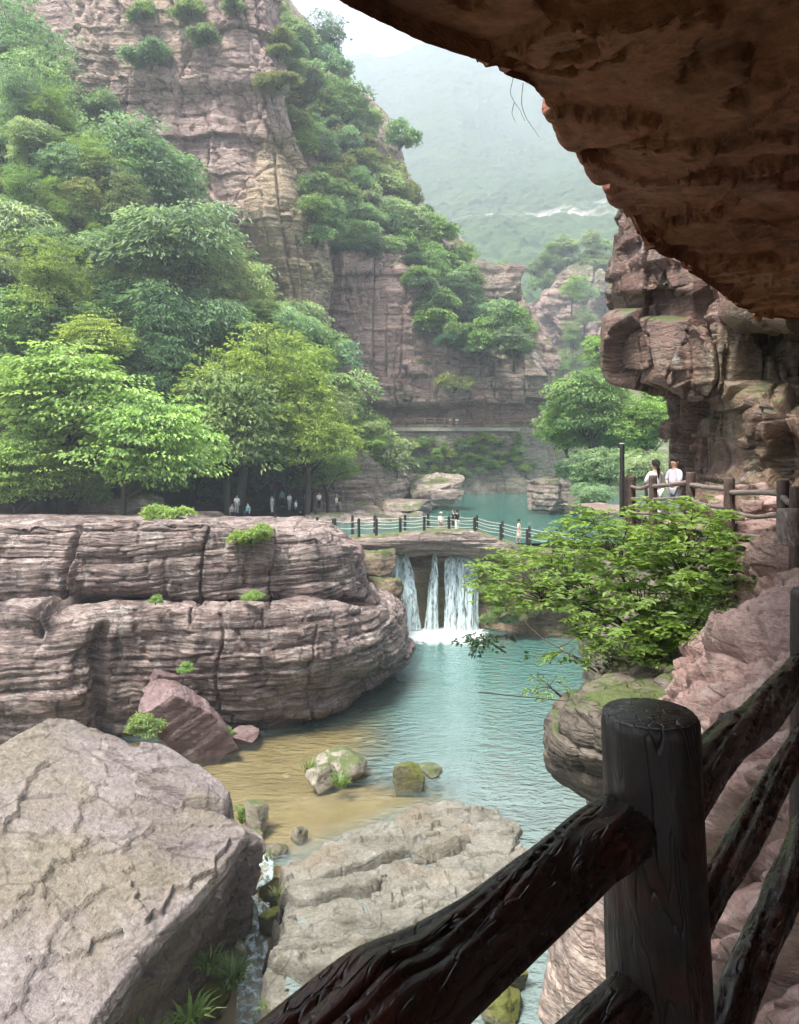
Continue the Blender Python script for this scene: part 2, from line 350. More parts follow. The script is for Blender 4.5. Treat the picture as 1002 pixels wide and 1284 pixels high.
# varnished railing logs
def logm(name, a, b, rough, redden=.0):
    t = NT(name); g_ = t.n('ShaderNodeAttribute', _attribute_name='grain').outputs['Vector']; p = t.pos()
    g = t.noise(t.warp(g_, 1.2, .35), 3.2, 6, .65); fine = t.noise(g_, 14, 4, .65)
    col = t.ramp(g, [(.3, a), (.55, b), (.75, tuple(min(1, q*2.2) for q in b))])
    if redden: col = t.mix(t.ma('MULTIPLY', t.ramp(t.noise(p, 5, 4), [(.5, 0.), (.62, 1.)]), redden), col, (.07, .014, .009))
    gr = t.ramp(t.ma('ABSOLUTE', t.ma('SUBTRACT', t.noise(t.warp(g_, 1., .4), 1.7, 2, .5), .5)), [(0., 0.), (.025, 1.)])
    col = t.mix(t.ma('MULTIPLY', t.ma('SUBTRACT', 1, gr), .8), col, (.004, .003, .003))
    h = t.ma('ADD', t.ma('MULTIPLY', g, .45), t.ma('ADD', t.ma('MULTIPLY', gr, .4), t.ma('MULTIPLY', fine, .18)))
    return t.done(col, t.ramp(t.noise(p, 18, 4), [(.3, max(.08, rough-.12)), (.7, rough+.2)]), t.bump(h, .6, .012), .5)
M['log'] = logm('varnished_dark_log', (.010, .007, .006), (.026, .017, .014), .20, .5)
M['logpost'] = logm('dark_post_wood', (.006, .004, .0035), (.015, .009, .007), .42, .35)
M['loggrey'] = logm('weathered_rail_wood', (.09, .065, .055), (.21, .16, .14), .6, 0)
M['logbrown'] = logm('brown_post_wood', (.04, .022, .017), (.09, .055, .042), .6, 0)
t = NT('post_end_grain'); p = t.obj()
d = t.n('ShaderNodeTexWave', _wave_type='RINGS', _rings_direction='Z', Vector=t.warp(p, 12, .03), Scale=28., Distortion=2.5, Detail=3.).outputs['Fac']
e = t.ramp(t.vor(t.warp(p, 20, .04), 26, 'DISTANCE_TO_EDGE'), [(0., 0.), (.05, 1.)])
M['endgrain'] = t.done(t.mix(t.ma('MULTIPLY', d, .6), (.035, .03, .026), (.09, .078, .07)), t.ramp(t.noise(p, 30, 3), [(.4, .22), (.6, .5)]), t.bump(t.ma('ADD', t.ma('MULTIPLY', d, .4), e), .6, .006), .6)
t = NT('dark_metal'); M['metal'] = t.done((.02, .022, .02), .5)
def plain(name, c, rough=.8, n=.15, spec=.3):
    t = NT(name); p = t.obj()
    return t.done(t.mix(1., c, t.ramp(t.noise(p, 12, 4), [(.3, 1-n), (.7, 1+n)]), 'MULTIPLY'), rough, None, spec)
M['rope'] = plain('pale_rope', (.5, .48, .42))
M['postdark'] = plain('black_fence_post', (.025, .024, .022), .6)
for k, c in dict(white=(.75, .75, .74), teal=(.08, .3, .33), black=(.015, .015, .018), cream=(.6, .55, .42), skin=(.48, .28, .2), hair=(.012, .009, .008), navy=(.03, .04, .09), grey=(.3, .31, .33), lav=(.55, .52, .62), khaki=(.3, .25, .17), hat=(.55, .5, .38)).items():
    M[k] = plain(k+'_cloth' if k not in ('skin', 'hair') else k, c, .75, .08)
# water
def watermat(name, deep, rip=1., sc3=(1, 1, 1), gl=1.):
    t = NT(name); p = t.pos()
    sh = t.n('ShaderNodeAttribute', _attribute_name='shallow').outputs['Fac']; fo = t.n('ShaderNodeAttribute', _attribute_name='foam').outputs['Fac']
    rs = t.n('ShaderNodeAttribute', _attribute_name='calm').outputs['Fac']
    w = t.warp(p, .6, .8)
    r1 = t.noise(w, 1.9, 3, .55, sc3=(.8, 1.5, 1)); r2 = t.noise(w, 5.5, 3, .6, sc3=(.8, 1.3, 1))
    h = t.ma('ADD', t.ma('MULTIPLY', r1, 1.), t.ma('MULTIPLY', r2, .35))
    h = t.ma('MULTIPLY', h, t.ma('SUBTRACT', 1, t.ma('MULTIPLY', rs, .93)))
    nb = t.bump(h, 1., .16*rip)
    var = t.noise(p, .25, 4)
    py = t.n('ShaderNodeSeparateXYZ', Vector=t.warp(p, .2, 3)).outputs[1]
    dd = t.n('ShaderNodeMapRange', Value=py, i1=26., i2=44.).outputs[0]
    far = t.mix(var, tuple(q*.8 for q in deep), tuple(q*1.2 for q in deep))
    body = t.mix(dd, t.mix(var, (.15, .205, .195), (.21, .26, .245)), far) if rip > .5 else far  # near pool body painted paler grey in place of reflected sky
    fm = t.ramp(t.ma('ADD', fo, t.ma('MULTIPLY', t.ma('SUBTRACT', t.noise(w, 2.6, 7, .75), .5), 1.4)), [(.42, 0.), (.72, 1.)])
    fm = t.ma('MULTIPLY', fm, t.ramp(fo, [(.03, 0.), (.2, 1.)]))
    body = t.mix(fm, body, (.85, .88, .88))
    d = t.n('ShaderNodeBsdfDiffuse'); t.set(d.inputs[0], body); t.set(d.inputs['Normal'], nb)
    tr = t.n('ShaderNodeBsdfTransparent'); tr.inputs[0].default_value = (.90, .87, .74, 1)
    m1 = t.n('ShaderNodeMixShader'); t.set(m1.inputs[0], t.ma('MULTIPLY', sh, t.ma('SUBTRACT', 1, fm)))
    t.t.links.new(d.outputs[0], m1.inputs[1]); t.t.links.new(tr.outputs[0], m1.inputs[2])
    g = t.n('ShaderNodeBsdfGlossy'); g.inputs['Roughness'].default_value = .06; t.set(g.inputs['Normal'], nb)
    fr = t.n('ShaderNodeFresnel'); fr.inputs[0].default_value = 1.36; t.set(fr.inputs['Normal'], nb)
    m2 = t.n('ShaderNodeMixShader'); t.set(m2.inputs[0], t.ma('MULTIPLY', t.ma('MULTIPLY', fr.outputs[0], gl, True), t.ma('SUBTRACT', 1, t.ma('MULTIPLY', fm, .8))))
    t.t.links.new(m1.outputs[0], m2.inputs[1]); t.t.links.new(g.outputs[0], m2.inputs[2]); t.t.links.new(m2.outputs[0], t.out.inputs[0])
    return t.m
M['pool'] = watermat('pool_water', (.085, .21, .18), gl=2.2)
M['lake'] = watermat('lake_water', (.045, .16, .13), .35)
for _fn, _a0, _a1 in (('falls', .40, .57), ('cascade', .44, .66)):
  t = NT('falling_water'); p = t.pos()
  st = t.noise(t.warp(p, 1.2, .25), 5., 6, .7, sc3=(1, 1, .12)); st2 = t.noise(p, 7, 4, .7, sc3=(1, 1, .5))
  al = t.ramp(t.ma('ADD', t.ma('MULTIPLY', st, .8), t.ma('MULTIPLY', st2, .25)), [(_a0, .03), (_a1, .95)])
  d = t.n('ShaderNodeBsdfPrincipled'); d.inputs['Base Color'].default_value = (.72, .87, .88, 1); d.inputs['Roughness'].default_value = .4
  t.set(d.inputs['Alpha'], al); t.set(d.inputs['Normal'], t.bump(st, .8, .1)); t.t.links.new(d.outputs[0], t.out.inputs[0]); M[_fn] = t.m
# river bed
t = NT('pebble_bed'); p = t.pos()
v = t.vor(t.warp(p, 2, .3), 1.6); vc = t.vor(t.warp(p, 2, .3), 1.6, out='Color'); vv = t.n('ShaderNodeSeparateXYZ', Vector=vc).outputs[0]
sand = t.ramp(t.noise(p, .6, 6), [(.3, (.25, .20, .115)), (.7, (.38, .32, .20))])
peb = t.mix(vv, (.16, .14, .075), (.46, .40, .25))
bed = t.mix(t.ma('MULTIPLY', t.ma('LESS_THAN', v, t.ma('MULTIPLY', vv, .42)), t.n('ShaderNodeAttribute', _attribute_name='peb').outputs['Fac']), sand, peb)
M['bed'] = t.done(bed, .8, t.bump(t.noise(p, 4, 6), .6, .05))
# ================================================================ SETTING: terrain and cliffs
ST = dict(kind='structure')
def ray(x, y, Z): return PZ(x, y, Z)
# --- near left wall
cols = [  # x of top edge, Y top, x base, Y base
 (-190, 38), (-60, 37.2), (60, 36.6), (150, 36.2), (235, 36.6), (315, 37.2), (385, 38.5), (425, 40), (448, 43), (452, 50), (452, 58)]
yt = [655, 655, 652, 648, 650, 658, 668, 676, 682, 690, 688]
def wallrow(xs, ys, Ys): return [(a, b, c) for a, b, c in zip(xs, ys, Ys)]
X0 = [c[0] for c in cols]; Y0 = [c[1] for c in cols]
xm = [-200, -60, 60, 150, 235, 320, 392, 436, 462, 466, 456]        # foot of the upper block
ym = [762, 764, 752, 742, 746, 748, 746, 744, 740, 730, 724]
xl = [-205, -70, 60, 150, 240, 330, 405, 465, 500, 508, 470]        # lower body
yl = [782, 782, 768, 762, 764, 764, 764, 768, 778, 775, 770]
Yl = [34.4, 34, 33.6, 34.6, 35, 35.2, 36.6, 39, 43.5, 49, 55]
xk = [-220, -70, 60, 150, 238, 335, 412, 476, 510, 514, 480]
yk = [860, 858, 850, 848, 842, 842, 838, 828, 818, 808, 790]
Yk = [32.9, 32.6, 32.4, 34.2, 34.6, 34.6, 36.0, 38.6, 43, 48, 54]
xb = [-225, -70, 60, 150, 238, 310, 385, 450, 488, 500, 480]
Zb = [WL]*11
Yb = [33.6, 33.4, 33.2, 35, 35.2, 35.4, 36.8, 40, 44, 49, 54]
base = [(x, HY+12650/Y, Y) for x, Y in zip(xb, Yb)]
und = [(x-4, HY+15000/Y, Y+1) for x, Y in zip(xb, Yb)]
wall = [
 [(x*.55-20, HY+6900/82., 82) for x in X0],
 [(x*.7-10, HY+5500/62., 62) for x in X0],
 [(x*.9, HY+4300/46., max(46, Y+4)) for x, Y in zip(X0, Y0)],
 wallrow(X0, yt, [y+1.0 for y in Y0]),
 wallrow([x+2 for x in X0], [y+10 for y in yt], Y0),
 wallrow([x*.5+m*.5+2 for x, m in zip(X0, xm)], [y+48 for y in yt], [y-.3 for y in Y0]),
 wallrow(xm, ym, [y-.1 for y in Y0]),
 wallrow([x-3 for x in xl], [a*.4+b*.6 for a, b in zip(ym, yl)], [y+1.7 for y in Y0]),
 wallrow(xl, yl, Yl), wallrow(xk, yk, Yk), base, und]
def dwall(x, y, z):
    d = .50*strata(x, y, z, 1.25, 3, blk=4, warp=.5, rnd=.45, crack=.3, dip=(-.03, .0))
    d += .20*strata(x, y, z, .36, 8, blk=1.9, warp=.55, rnd=.6, crack=.35, dip=(-.03, 0))
    d += .05*strata(x, y, z, .11, 13, blk=1.4, warp=.5, rnd=.8, crack=.1, dip=(-.03, 0))
    d += (fbm(x*.5, y*.5, z*.5, 4, 4)-.5)*.9
    up = sstep(-7.2, -6.8, z)
    for jx, w, dp, lo, hi in ((-14.6, .12, .8, -8, 0), (-8.6, .05, .35, -8, 0), (-12.0, .22, .9, -14, -7.4), (-7.3, .05, .3, -14, -7), (-5.6, .04, .25, -8, 0), (-3.4, .05, .25, -13, -8)):
        d -= dp*np.exp(-((x-jx-.5*(vn(z*.6, 0*z+jx, 0*z, 9)-.5)-.06*z)/w)**2)*sstep(lo, lo+.4, z)*(1-sstep(hi-.4, hi, z))
    d += .55*sstep(-14.6, -14.8, x)*sstep(-7.6, -7.2, z)*(1-sstep(-5.3, -4.9, z))
    return d*np.where(y > 52, .45, 1)
tag(sheet('cliff', wall, 560, 760, dwall, M['wall'], flip=False), **ST)
# --- shelf of low strata beside the upper lake, steps and mid rocks
def rockbody(name, ctrl, nu, nv, amp, th, blk, seed, mat, label=None, **kw):
    def d(x, y, z): return amp*(strata(x, y, z, th, seed, blk=blk)+.4*strata(x, y, z, th*.3, seed+5, blk=blk*.5))+(fbm(x/blk, y/blk, z/blk, seed, 4)-.5)*amp*1.6
    return tag(sheet(name, ctrl, nu, nv, d, M[mat], **kw), label, **ST)
# hillside under the left trees
hx = [-260, -120, 0, 100, 200, 300, 380, 440, 500]
hill = [[(-260, -90, 118), (-120, -70, 118), (0, 60, 118), (100, 190, 118), (200, 295, 118), (300, 365, 118), (370, 430, 118), (430, 515, 119), (480, 556, 120)],
 [(-260, 60, 104), (-120, 80, 106), (0, 120, 108), (100, 200, 110), (200, 300, 112), (300, 370, 113), (370, 440, 115), (430, 520, 117), (480, 560, 118)],
 [(-260, 200, 92), (-120, 220, 94), (0, 250, 96), (100, 310, 98), (200, 390, 100), (300, 450, 102), (380, 510, 104), (435, 560, 108), (485, 590, 112)],
 [(-260, 380, 82), (-120, 400, 84), (0, 410, 85), (100, 440, 87), (200, 490, 89), (300, 520, 91), (380, 550, 94), (440, 590, 98), (490, 606, 104)],
 [(-260, 540, 74), (-120, 550, 75), (0, 560, 76), (100, 565, 78), (200, 560, 83), (300, 575, 85), (380, 580, 88), (440, 606, 92), (490, 618, 98)],
 [(-260, 575, 73), (-120, 580, 74), (0, 590, 75), (100, 600, 79), (200, 590, 85), (300, 600, 87), (380, 605, 90), (440, 630, 88), (480, 634, 88)],
 [(-260, 655, 72), (-120, 655, 73), (0, 655, 74), (100, 655, 78), (200, 655, 84), (300, 655, 86), (380, 652, 88), (440, 656, 82), (480, 662, 78)],
 [(-260, 700, 71), (-120, 700, 72), (0, 700, 74), (100, 700, 78), (200, 700, 84), (300, 700, 84), (380, 700, 84), (440, 700, 80), (480, 700, 76)]]
def dhill(x, y, z): return (fbm(x*.12, y*.12, z*.12, 31, 5)-.5)*4+.5*strata(x, y, z, 1.3, 7, blk=4)*(z < 3)
tag(sheet('hillside', hill, 200, 260, dhill, M['soil']), **ST)
# strata outcrop right of the trees (430-530, 560-650)
outc = [
 [(395, 560, 92), (430, 560, 92), (455, 570, 92), (478, 585, 93), (492, 588, 96), (500, 590, 102)],
 [(395, 566, 84), (432, 566, 84), (458, 577, 85), (482, 590, 88), (497, 590, 92), (508, 600, 101)],
 [(395, 605, 83), (432, 606, 83), (462, 606, 84), (488, 604, 87), (510, 604, 90), (520, 612, 100)],
 [(392, 636, 82), (432, 636, 82), (465, 634, 83), (490, 630, 84), (512, 628, 88), (530, 632, 98)],
 [(388, 641, 76), (432, 640, 77), (470, 638, 79), (500, 632, 82), (522, 630, 86), (538, 636, 94)],
 [(380, 652, 72), (430, 650, 73), (472, 652, 74), (505, 648, 77), (528, 642, 81), (540, 642, 90)],
 [(370, 672, 71), (430, 672, 72), (480, 674, 73), (512, 666, 76), (530, 656, 80), (544, 650, 90)]]
rockbody('rock_shelf', outc, 150, 190, .9, 1.1, 5, 41, 'shore')
# --- tall cliff on the left
cx = [-160, -30, 40, 130, 220, 300, 338, 352, 356]
c1 = [[(-160, -90, 112), (-30, -90, 112), (40, -90, 110), (130, -90, 106), (220, -90, 103), (300, -90, 101), (335, -90, 102), (345, -90, 112), (330, -90, 130)],
 [(-160, 30, 112), (-30, 30, 112), (50, 30, 110), (130, 30, 106), (220, 30, 103), (300, 30, 101), (338, 25, 102), (350, 20, 112), (336, 20, 130)],
 [(-160, 100, 112), (-30, 100, 112), (60, 100, 110), (140, 100, 106), (225, 100, 103), (315, 100, 101), (360, 95, 102), (366, 90, 112), (345, 90, 130)],
 [(-160, 118, 112), (-30, 120, 112), (65, 120, 110), (150, 120, 106), (232, 120, 104), (315, 115, 102), (345, 120, 103), (362, 125, 112), (345, 120, 130)],
 [(-160, 200, 112), (-30, 200, 112), (75, 200, 110), (170, 200, 107), (250, 200, 104), (330, 200, 101.5), (372, 200, 103), (380, 200, 112), (360, 200, 130)],
 [(-160, 280, 111), (-30, 280, 111), (85, 280, 110), (190, 280, 107), (270, 280, 104), (340, 280, 101), (388, 275, 102.5), (396, 270, 112), (370, 280, 130)],
 [(-160, 360, 111), (-30, 360, 111), (90, 360, 110), (200, 360, 108), (290, 360, 105), (365, 350, 102), (405, 345, 103), (412, 345, 112), (385, 350, 130)],
 [(-160, 470, 111), (-30, 470, 111), (95, 470, 110), (210, 470, 108), (310, 470, 106), (365, 430, 104), (398, 400, 105), (404, 400, 113), (385, 410, 130)],
 [(-160, 600, 111), (-30, 600, 111), (100, 600, 110), (220, 600, 108), (320, 600, 106), (360, 560, 106), (385, 540, 107), (392, 540, 114), (385, 540, 130)]]
def dc1(x, y, z):
    d = 1.7*strata(x, y, z, 7.5, 51, blk=10, warp=1.2, rnd=.12, dip=(.10, 0), crack=.3)
    d += .75*strata(x, y, z, 2.6, 55, blk=5.5, warp=.8, rnd=.15, dip=(.11, 0), crack=.4)
    d += .28*strata(x, y, z, .8, 57, blk=2.6, warp=.6, rnd=.3, dip=(.11, 0))
    c5, e5 = cells(x*.33+z*.03, y*.3, np.floor(z/9+.15*x), 78); d += 1.1*(c5-.5)-.35*(1-sstep(0, .06, e5))
    cv, ce = cells(x*.16+z*.02, z*.05+y*.1, np.zeros_like(x), 77)
    d += 1.5*(cv-.5)-.5*(1-sstep(0, .05, ce))
    return d+(fbm(x*.06, y*.06, z*.06, 52, 3)-.5)*6
tag(sheet('tall_cliff', c1, 520, 420, dc1, M['cliff'], attrs=None), **ST)
# --- second ridge with the far walkway
T = 122
r2 = [
 [(330, -80, 175), (370, 0, 170), (405, 45, 165), (440, 95, 160), (480, 140, 158), (515, 205, 156), (545, 255, 154), (590, 310, 152), (640, 345, 150), (672, 400, 150), (700, 440, 150)],
 [(330, -20, 150), (365, 20, 150), (398, 62, 150), (430, 100, 148), (470, 150, 147), (508, 215, 146), (538, 265, 144), (585, 325, 142), (636, 350, 140), (662, 400, 138), (700, 450, 142)],
 [(330, 120, 138), (365, 130, 138), (395, 150, 137), (430, 180, 136), (465, 220, 135), (500, 260, 135), (535, 310, 134), (580, 360, 132), (628, 385, 131), (660, 430, 130), (695, 470, 138)],
 [(330, 270, 130), (365, 275, 129), (395, 285, 128), (430, 300, 128), (465, 312, 128), (500, 325, 128), (540, 345, 128), (580, 400, 128), (620, 430, 127), (662, 445, 127), (692, 475, 135)],
 [(330, 300, 127), (365, 305, 126), (398, 312, 124.5), (432, 322, 124), (468, 332, 124), (505, 338, 124), (545, 362, 125), (582, 440, 126), (622, 445, 125), (668, 452, 125), (693, 480, 133)],
 [(330, 400, 127), (365, 400, 126), (398, 400, 124.5), (432, 400, 124), (468, 400, 124), (505, 400, 124), (550, 410, 125), (585, 462, 126), (625, 462, 125), (680, 468, 125), (693, 490, 133)],
 [(330, 498, 127), (365, 498, 126), (398, 498, 124.5), (432, 498, 124), (468, 498, 124), (505, 500, 124), (555, 500, 125), (588, 500, 125), (630, 500, 125), (685, 500, 125), (694, 505, 133)],
 [(330, 508, 126.6), (365, 508, 126.6), (398, 508, 126.6), (432, 508, 126.6), (468, 508, 126.6), (505, 508, 126.6), (555, 508, 126.6), (588, 508, 126.6), (630, 508, 126.6), (680, 508, 127), (693, 512, 133)],
 [(330, 535, 126.6), (365, 535, 126.6), (398, 535, 126.6), (432, 535, 126.6), (468, 535, 126.6), (505, 531, 126.6), (555, 531, 126.6), (588, 531, 126.6), (630, 531, 126.6), (680, 531, 127), (692, 531, 133)],
 [(330, 537, 123), (365, 537, 123), (398, 537, 123), (432, 537, 123), (468, 537, T), (505, 535, T), (555, 535, T), (588, 535, T), (630, 535, T), (682, 535, T), (694, 534, 132)],
 [(330, 560, 122.5), (365, 560, 122.5), (398, 560, 122.5), (432, 560, 122.5), (468, 560, T), (505, 552, T-.6), (555, 552, T-.6), (588, 552, T-.6), (630, 552, T-.4), (684, 552, T-.4), (696, 550, 131)],
 [(330, 600, 122), (365, 600, 122), (398, 600, 122), (432, 600, 122), (468, 600, T-1), (505, 590, T-1), (555, 590, T-1), (588, 590, T-1), (630, 590, T-1), (688, 590, T-1), (700, 590, 130)],
 [(330, 640, 121), (365, 640, 121), (398, 640, 121), (432, 640, 121), (468, 640, T-2), (505, 640, T-2), (555, 640, T-2), (588, 640, T-2), (630, 640, T-2), (690, 640, T-2), (705, 640, 130)]]
def dr2(x, y, z):
    lowr = sstep(3.0, 5.5, z)*.8+.2
    d = 1.3*strata(x, y, z, 5.5, 61, blk=10, warp=.9, rnd=.12, dip=(.02, 0), crack=.3)
    d += .5*strata(x, y, z, 1.9, 65, blk=5, warp=.6, rnd=.2, crack=.4)+.2*strata(x, y, z, .6, 66, blk=3, rnd=.3)
    c5, e5 = cells(x*.22, y*.2, np.floor(z/11), 79); d += 1.2*(c5-.5)-.4*(1-sstep(0, .05, e5))
    up = sstep(28, 36, z)
    return d*lowr*(1-.4*up)+(fbm(x*.06, y*.06, z*.06, 62, 3)-.5)*(3*lowr+5*up)
tag(sheet('ridge_cliff', r2, 520, 420, dr2, M['cliff_back']), **ST)
lw = np.array([P(x, y, Y) for x, y, Y in ((494, 536, 121.3), (560, 536, 121.0), (630, 536, 121.1), (692, 536, 121.6))])
def strip_box(name, c, w, h, mat):
    c = cr(c, 60); V = []
    for p in c: V += [p+(0, 0, 0), p+(0, w, 0), p+(0, w, -h), p+(0, 0, -h)]
    n_ = len(c); i = np.arange(4*n_).reshape(n_, 4); j = np.roll(i, -1, 1)
    return mesh(name, np.array(V), np.stack([i[:-1], j[:-1], j[1:], i[1:]], -1).reshape(-1, 4)[:, ::-1], mat, smooth=False)
tag(strip_box('walkway', lw, 4.5, .55, M['ledge']), **ST)
# lone crag standing on the crest of the ridge
o = place(boulder('crag', P(622, 366, 133), (4.2, 4, 4.6), 5, M['cliff_back'], n=40, sharp=.8, th=1.5, samp=.12), **ST)
# --- far cliff in the haze
c3 = [[(600, 330, 290), (650, 372, 275), (680, 352, 268), (715, 330, 262), (755, 325, 262), (800, 320, 262), (860, 320, 262)],
 [(600, 350, 266), (652, 385, 262), (690, 362, 255), (716, 345, 250), (755, 350, 250), (800, 350, 250), (860, 350, 250)],
 [(600, 400, 262), (655, 410, 260), (692, 400, 252), (722, 400, 249), (755, 400, 252), (800, 400, 250), (860, 400, 250)],
 [(600, 455, 262), (655, 455, 260), (692, 452, 252), (722, 452, 249), (755, 445, 248), (800, 445, 248), (860, 445, 248)],
 [(600, 475, 250), (655, 480, 240), (692, 478, 235), (722, 476, 230), (755, 470, 230), (800, 470, 230), (860, 470, 230)],
 [(600, 560, 180), (655, 560, 170), (692, 560, 160), (722, 560, 150), (755, 560, 150), (800, 560, 150), (860, 560, 150)],
 [(600, 640, 128), (655, 640, 126), (692, 640, 122), (722, 640, 118), (755, 640, 112), (800, 640, 108), (860, 640, 104)]]
def dc3(x, y, z):
    cv, ce = cells(x*.09, z*.03, np.zeros_like(x), 87)
    return sstep(10, 26, z)*(3*strata(x, y, z, 5, 71, blk=12, warp=3)+1.0*strata(x, y, z, 1.8, 72, blk=5)+4*(cv-.5)-2*(1-sstep(0, .1, ce)))+(fbm(x*.04, y*.04, z*.04, 73, 5)-.5)*8
tag(sheet('far_cliff', c3, 260, 220, dc3, M['cliff_back']), **ST)
# --- mountain behind everything
mt = []
for (yy, Yd) in ((60, 1250), (130, 1080), (200, 870), (262, 690), (285, 640), (330, 520), (390, 410), (440, 330), (560, 290)):
    row = []
    for xx in (-500, 0, 250, 400, 500, 560, 620, 680, 740, 800, 950, 1300):
        hh = {-500: 60, 0: 40, 250: 60, 400: 30, 500: 20, 560: -15, 620: 0, 680: 8, 740: -5, 800: -40, 950: -60, 1300: -80}[xx]
        row.append((xx, yy+hh*(.8 if yy < 250 else .3 if yy < 400 else 0), Yd*(1-.0001*abs(xx-560))))
    mt.append(row)
def dmt(x, y, z):
    d = (fbm(x*.006, y*.006, z*.006, 81, 6)-.5)*60
    rid = 1-np.abs(2*fbm(x*.011, y*.008, z*.004, 83, 4)-1)
    cv, ce = cells(x*.085, y*.05+z*.085, np.zeros_like(x), 84)
    return d+rid*16+2.2*sstep(0, .5, ce)+(fbm(x*.06, y*.06, z*.06, 85, 3)-.5)*9
tag(sheet('mountain', mt, 420, 420, dmt, M['forest']), **ST)
# --- ground sheet reaching the horizon (valley floor far below the water bed)
g = 1280.; tag(mesh('ground', [(-g, -g, -17.5), (g, -g, -17.5), (g, g, -17.5), (-g, g, -17.5)], [[0, 1, 2, 3]], M['soil'], smooth=False), **ST)
# --- dam under the footbridge
dxs = [395, 430, 470, 515, 545, 590, 625, 660, 700, 745, 800]
dty = [671, 671, 670, 668, 667, 668, 676, 683, 687, 689, 690]
dfy = [678, 678, 676, 674, 673, 675, 682, 688, 692, 694, 696]
dam = [[(x, HY+7300/64., 64) for x in dxs], [(x, HY+7300/58.6, 58.6) for x in dxs],
 [(x, y, 58.2) for x, y in zip(dxs, dty)], [(x, y+3, 54.6) for x, y in zip(dxs, dty)],
 [(x, y+5, 54.2) for x, y in zip(dxs, dfy)],
 [(x, y+19, 54.2) for x, y in zip(dxs, dfy)],
 [(x, y+23, Y) for x, y, Y in zip(dxs, dfy, [54.6, 55, 56.3, 56.4, 56.2, 56.4, 55.6, 54.6, 54.6, 54.6, 54.4])],
 [(x, 735, Y) for x, Y in zip(dxs, [54.4, 54.6, 56.2, 56.2, 56., 56.2, 55.2, 54.2, 54, 53.8, 53])],
 [(x, 775, Y) for x, Y in zip(dxs, [54, 54.2, 56, 56, 55.8, 56, 55, 53.6, 53.2, 52.8, 52])],
 [(x, 800, Y) for x, Y in zip(dxs, [54, 54, 56, 56, 55.6, 55.8, 54.6, 53.2, 52.8, 52.4, 51.6])],
 [(x, 850, Y) for x, Y in zip(dxs, [54, 54, 56, 56, 55.6, 55.8, 54.6, 53.2, 52.8, 52.4, 51.6])]]
def ddam(x, y, z):
    top = sstep(-7.9, -7.6, z)
    d = .28*strata(x, y, z, .42, 91, blk=4, warp=.25, rnd=.8)+.08*strata(x, y, z, .15, 92, blk=2, warp=.2)
    pil = np.exp(-((x-1.0)/.55)**2)*.8*(z < -8.4)       # rib of rock between the falls
    return d*(1-.75*sstep(56.8, 57.3, y))*np.where(top > 0, 1, .8)+(fbm(x*.6, y*.6, z*.6, 93, 4)-.5)*(.9*(1-top)+.12)+pil
tag(sheet('dam', dam, 260, 420, ddam, M['damrock']), **ST)
# arched slab of bedded stone carrying the path
arch = [[(425, 672, 57.8), (480, 668, 57.8), (520, 665, 57.8), (560, 662, 57.8), (600, 665, 57.8), (640, 679, 57.8), (652, 690, 57.8)],
 [(425, 675, 54.2), (480, 671, 54.), (520, 667, 54.), (560, 663, 54.), (600, 668, 54.), (640, 682, 54.), (652, 692, 54.2)],
 [(427, 682, 53.8), (480, 678, 53.5), (520, 674, 53.5), (560, 671, 53.5), (600, 676, 53.5), (640, 688, 53.6), (652, 695, 54.)],
 [(430, 690, 53.8), (480, 686, 53.5), (520, 681, 53.5), (560, 679, 53.5), (600, 684, 53.5), (640, 695, 53.6), (650, 700, 54.)],
 [(435, 697, 54.2), (480, 694, 54.), (520, 690, 54.), (560, 692, 54.4), (600, 696, 54.), (635, 703, 54.), (648, 703, 54.4)],
 [(437, 702, 56), (480, 699, 56), (520, 697, 56), (560, 697, 56), (600, 701, 56), (632, 706, 56), (646, 706, 56)]]
def darch(x, y, z): return .16*strata(x, y, z, .3, 95, blk=3, warp=.15)+.06*strata(x, y, z, .1, 96, blk=1.5, warp=.1)+(fbm(x, y, z, 97, 3)-.5)*.2
tag(sheet('stone_arch', arch, 110, 330, darch, M['shore']), **ST)
# --- right bank beneath the covered path
bank = [
 [(860, 720, 50), (810, 640, 34), (810, 634, 25), (890, 655, 18), (958, 690, 13.6), (1110, 730, 10.5)],
 [(760, 700, 51), (790, 690, 33), (800, 655, 24.5), (868, 672, 17.5), (930, 705, 13.2), (1080, 760, 10)],
 [(735, 740, 51.5), (768, 760, 32), (780, 720, 24), (840, 740, 16.5), (890, 775, 12.6), (990, 850, 9.4)],
 [(728, 775, 52), (755, 800, 32), (765, 770, 23), (810, 800, 16), (850, 825, 12.2), (900, 920, 8.9)],
 [(725, 800, 52), (752, 830, 31), (757, 830, 22.5), (770, 842, 15.5), (800, 860, 12), (850, 960, 8.8)],
 [(725, 810, 52), (752, 985, 31), (750, 990, 23), (757, 1000, 15.5), (790, 1000, 12.4), (850, 1100, 9)],
 [(725, 850, 52), (752, 1100, 31), (750, 1150, 23), (757, 1450, 15.5), (790, 1650, 12.4), (850, 2000, 9)]]
def dbank(x, y, z): return .22*strata(x, y, z, .5, 101, blk=1.6, warp=.4)+.1*strata(x, y, z, .16, 102, blk=.7, warp=.3)+(fbm(x*.8, y*.8, z*.8, 103, 5)-.5)*1.0
tag(sheet('river_bank', bank, 300, 300, dbank, M['dark']), **ST)
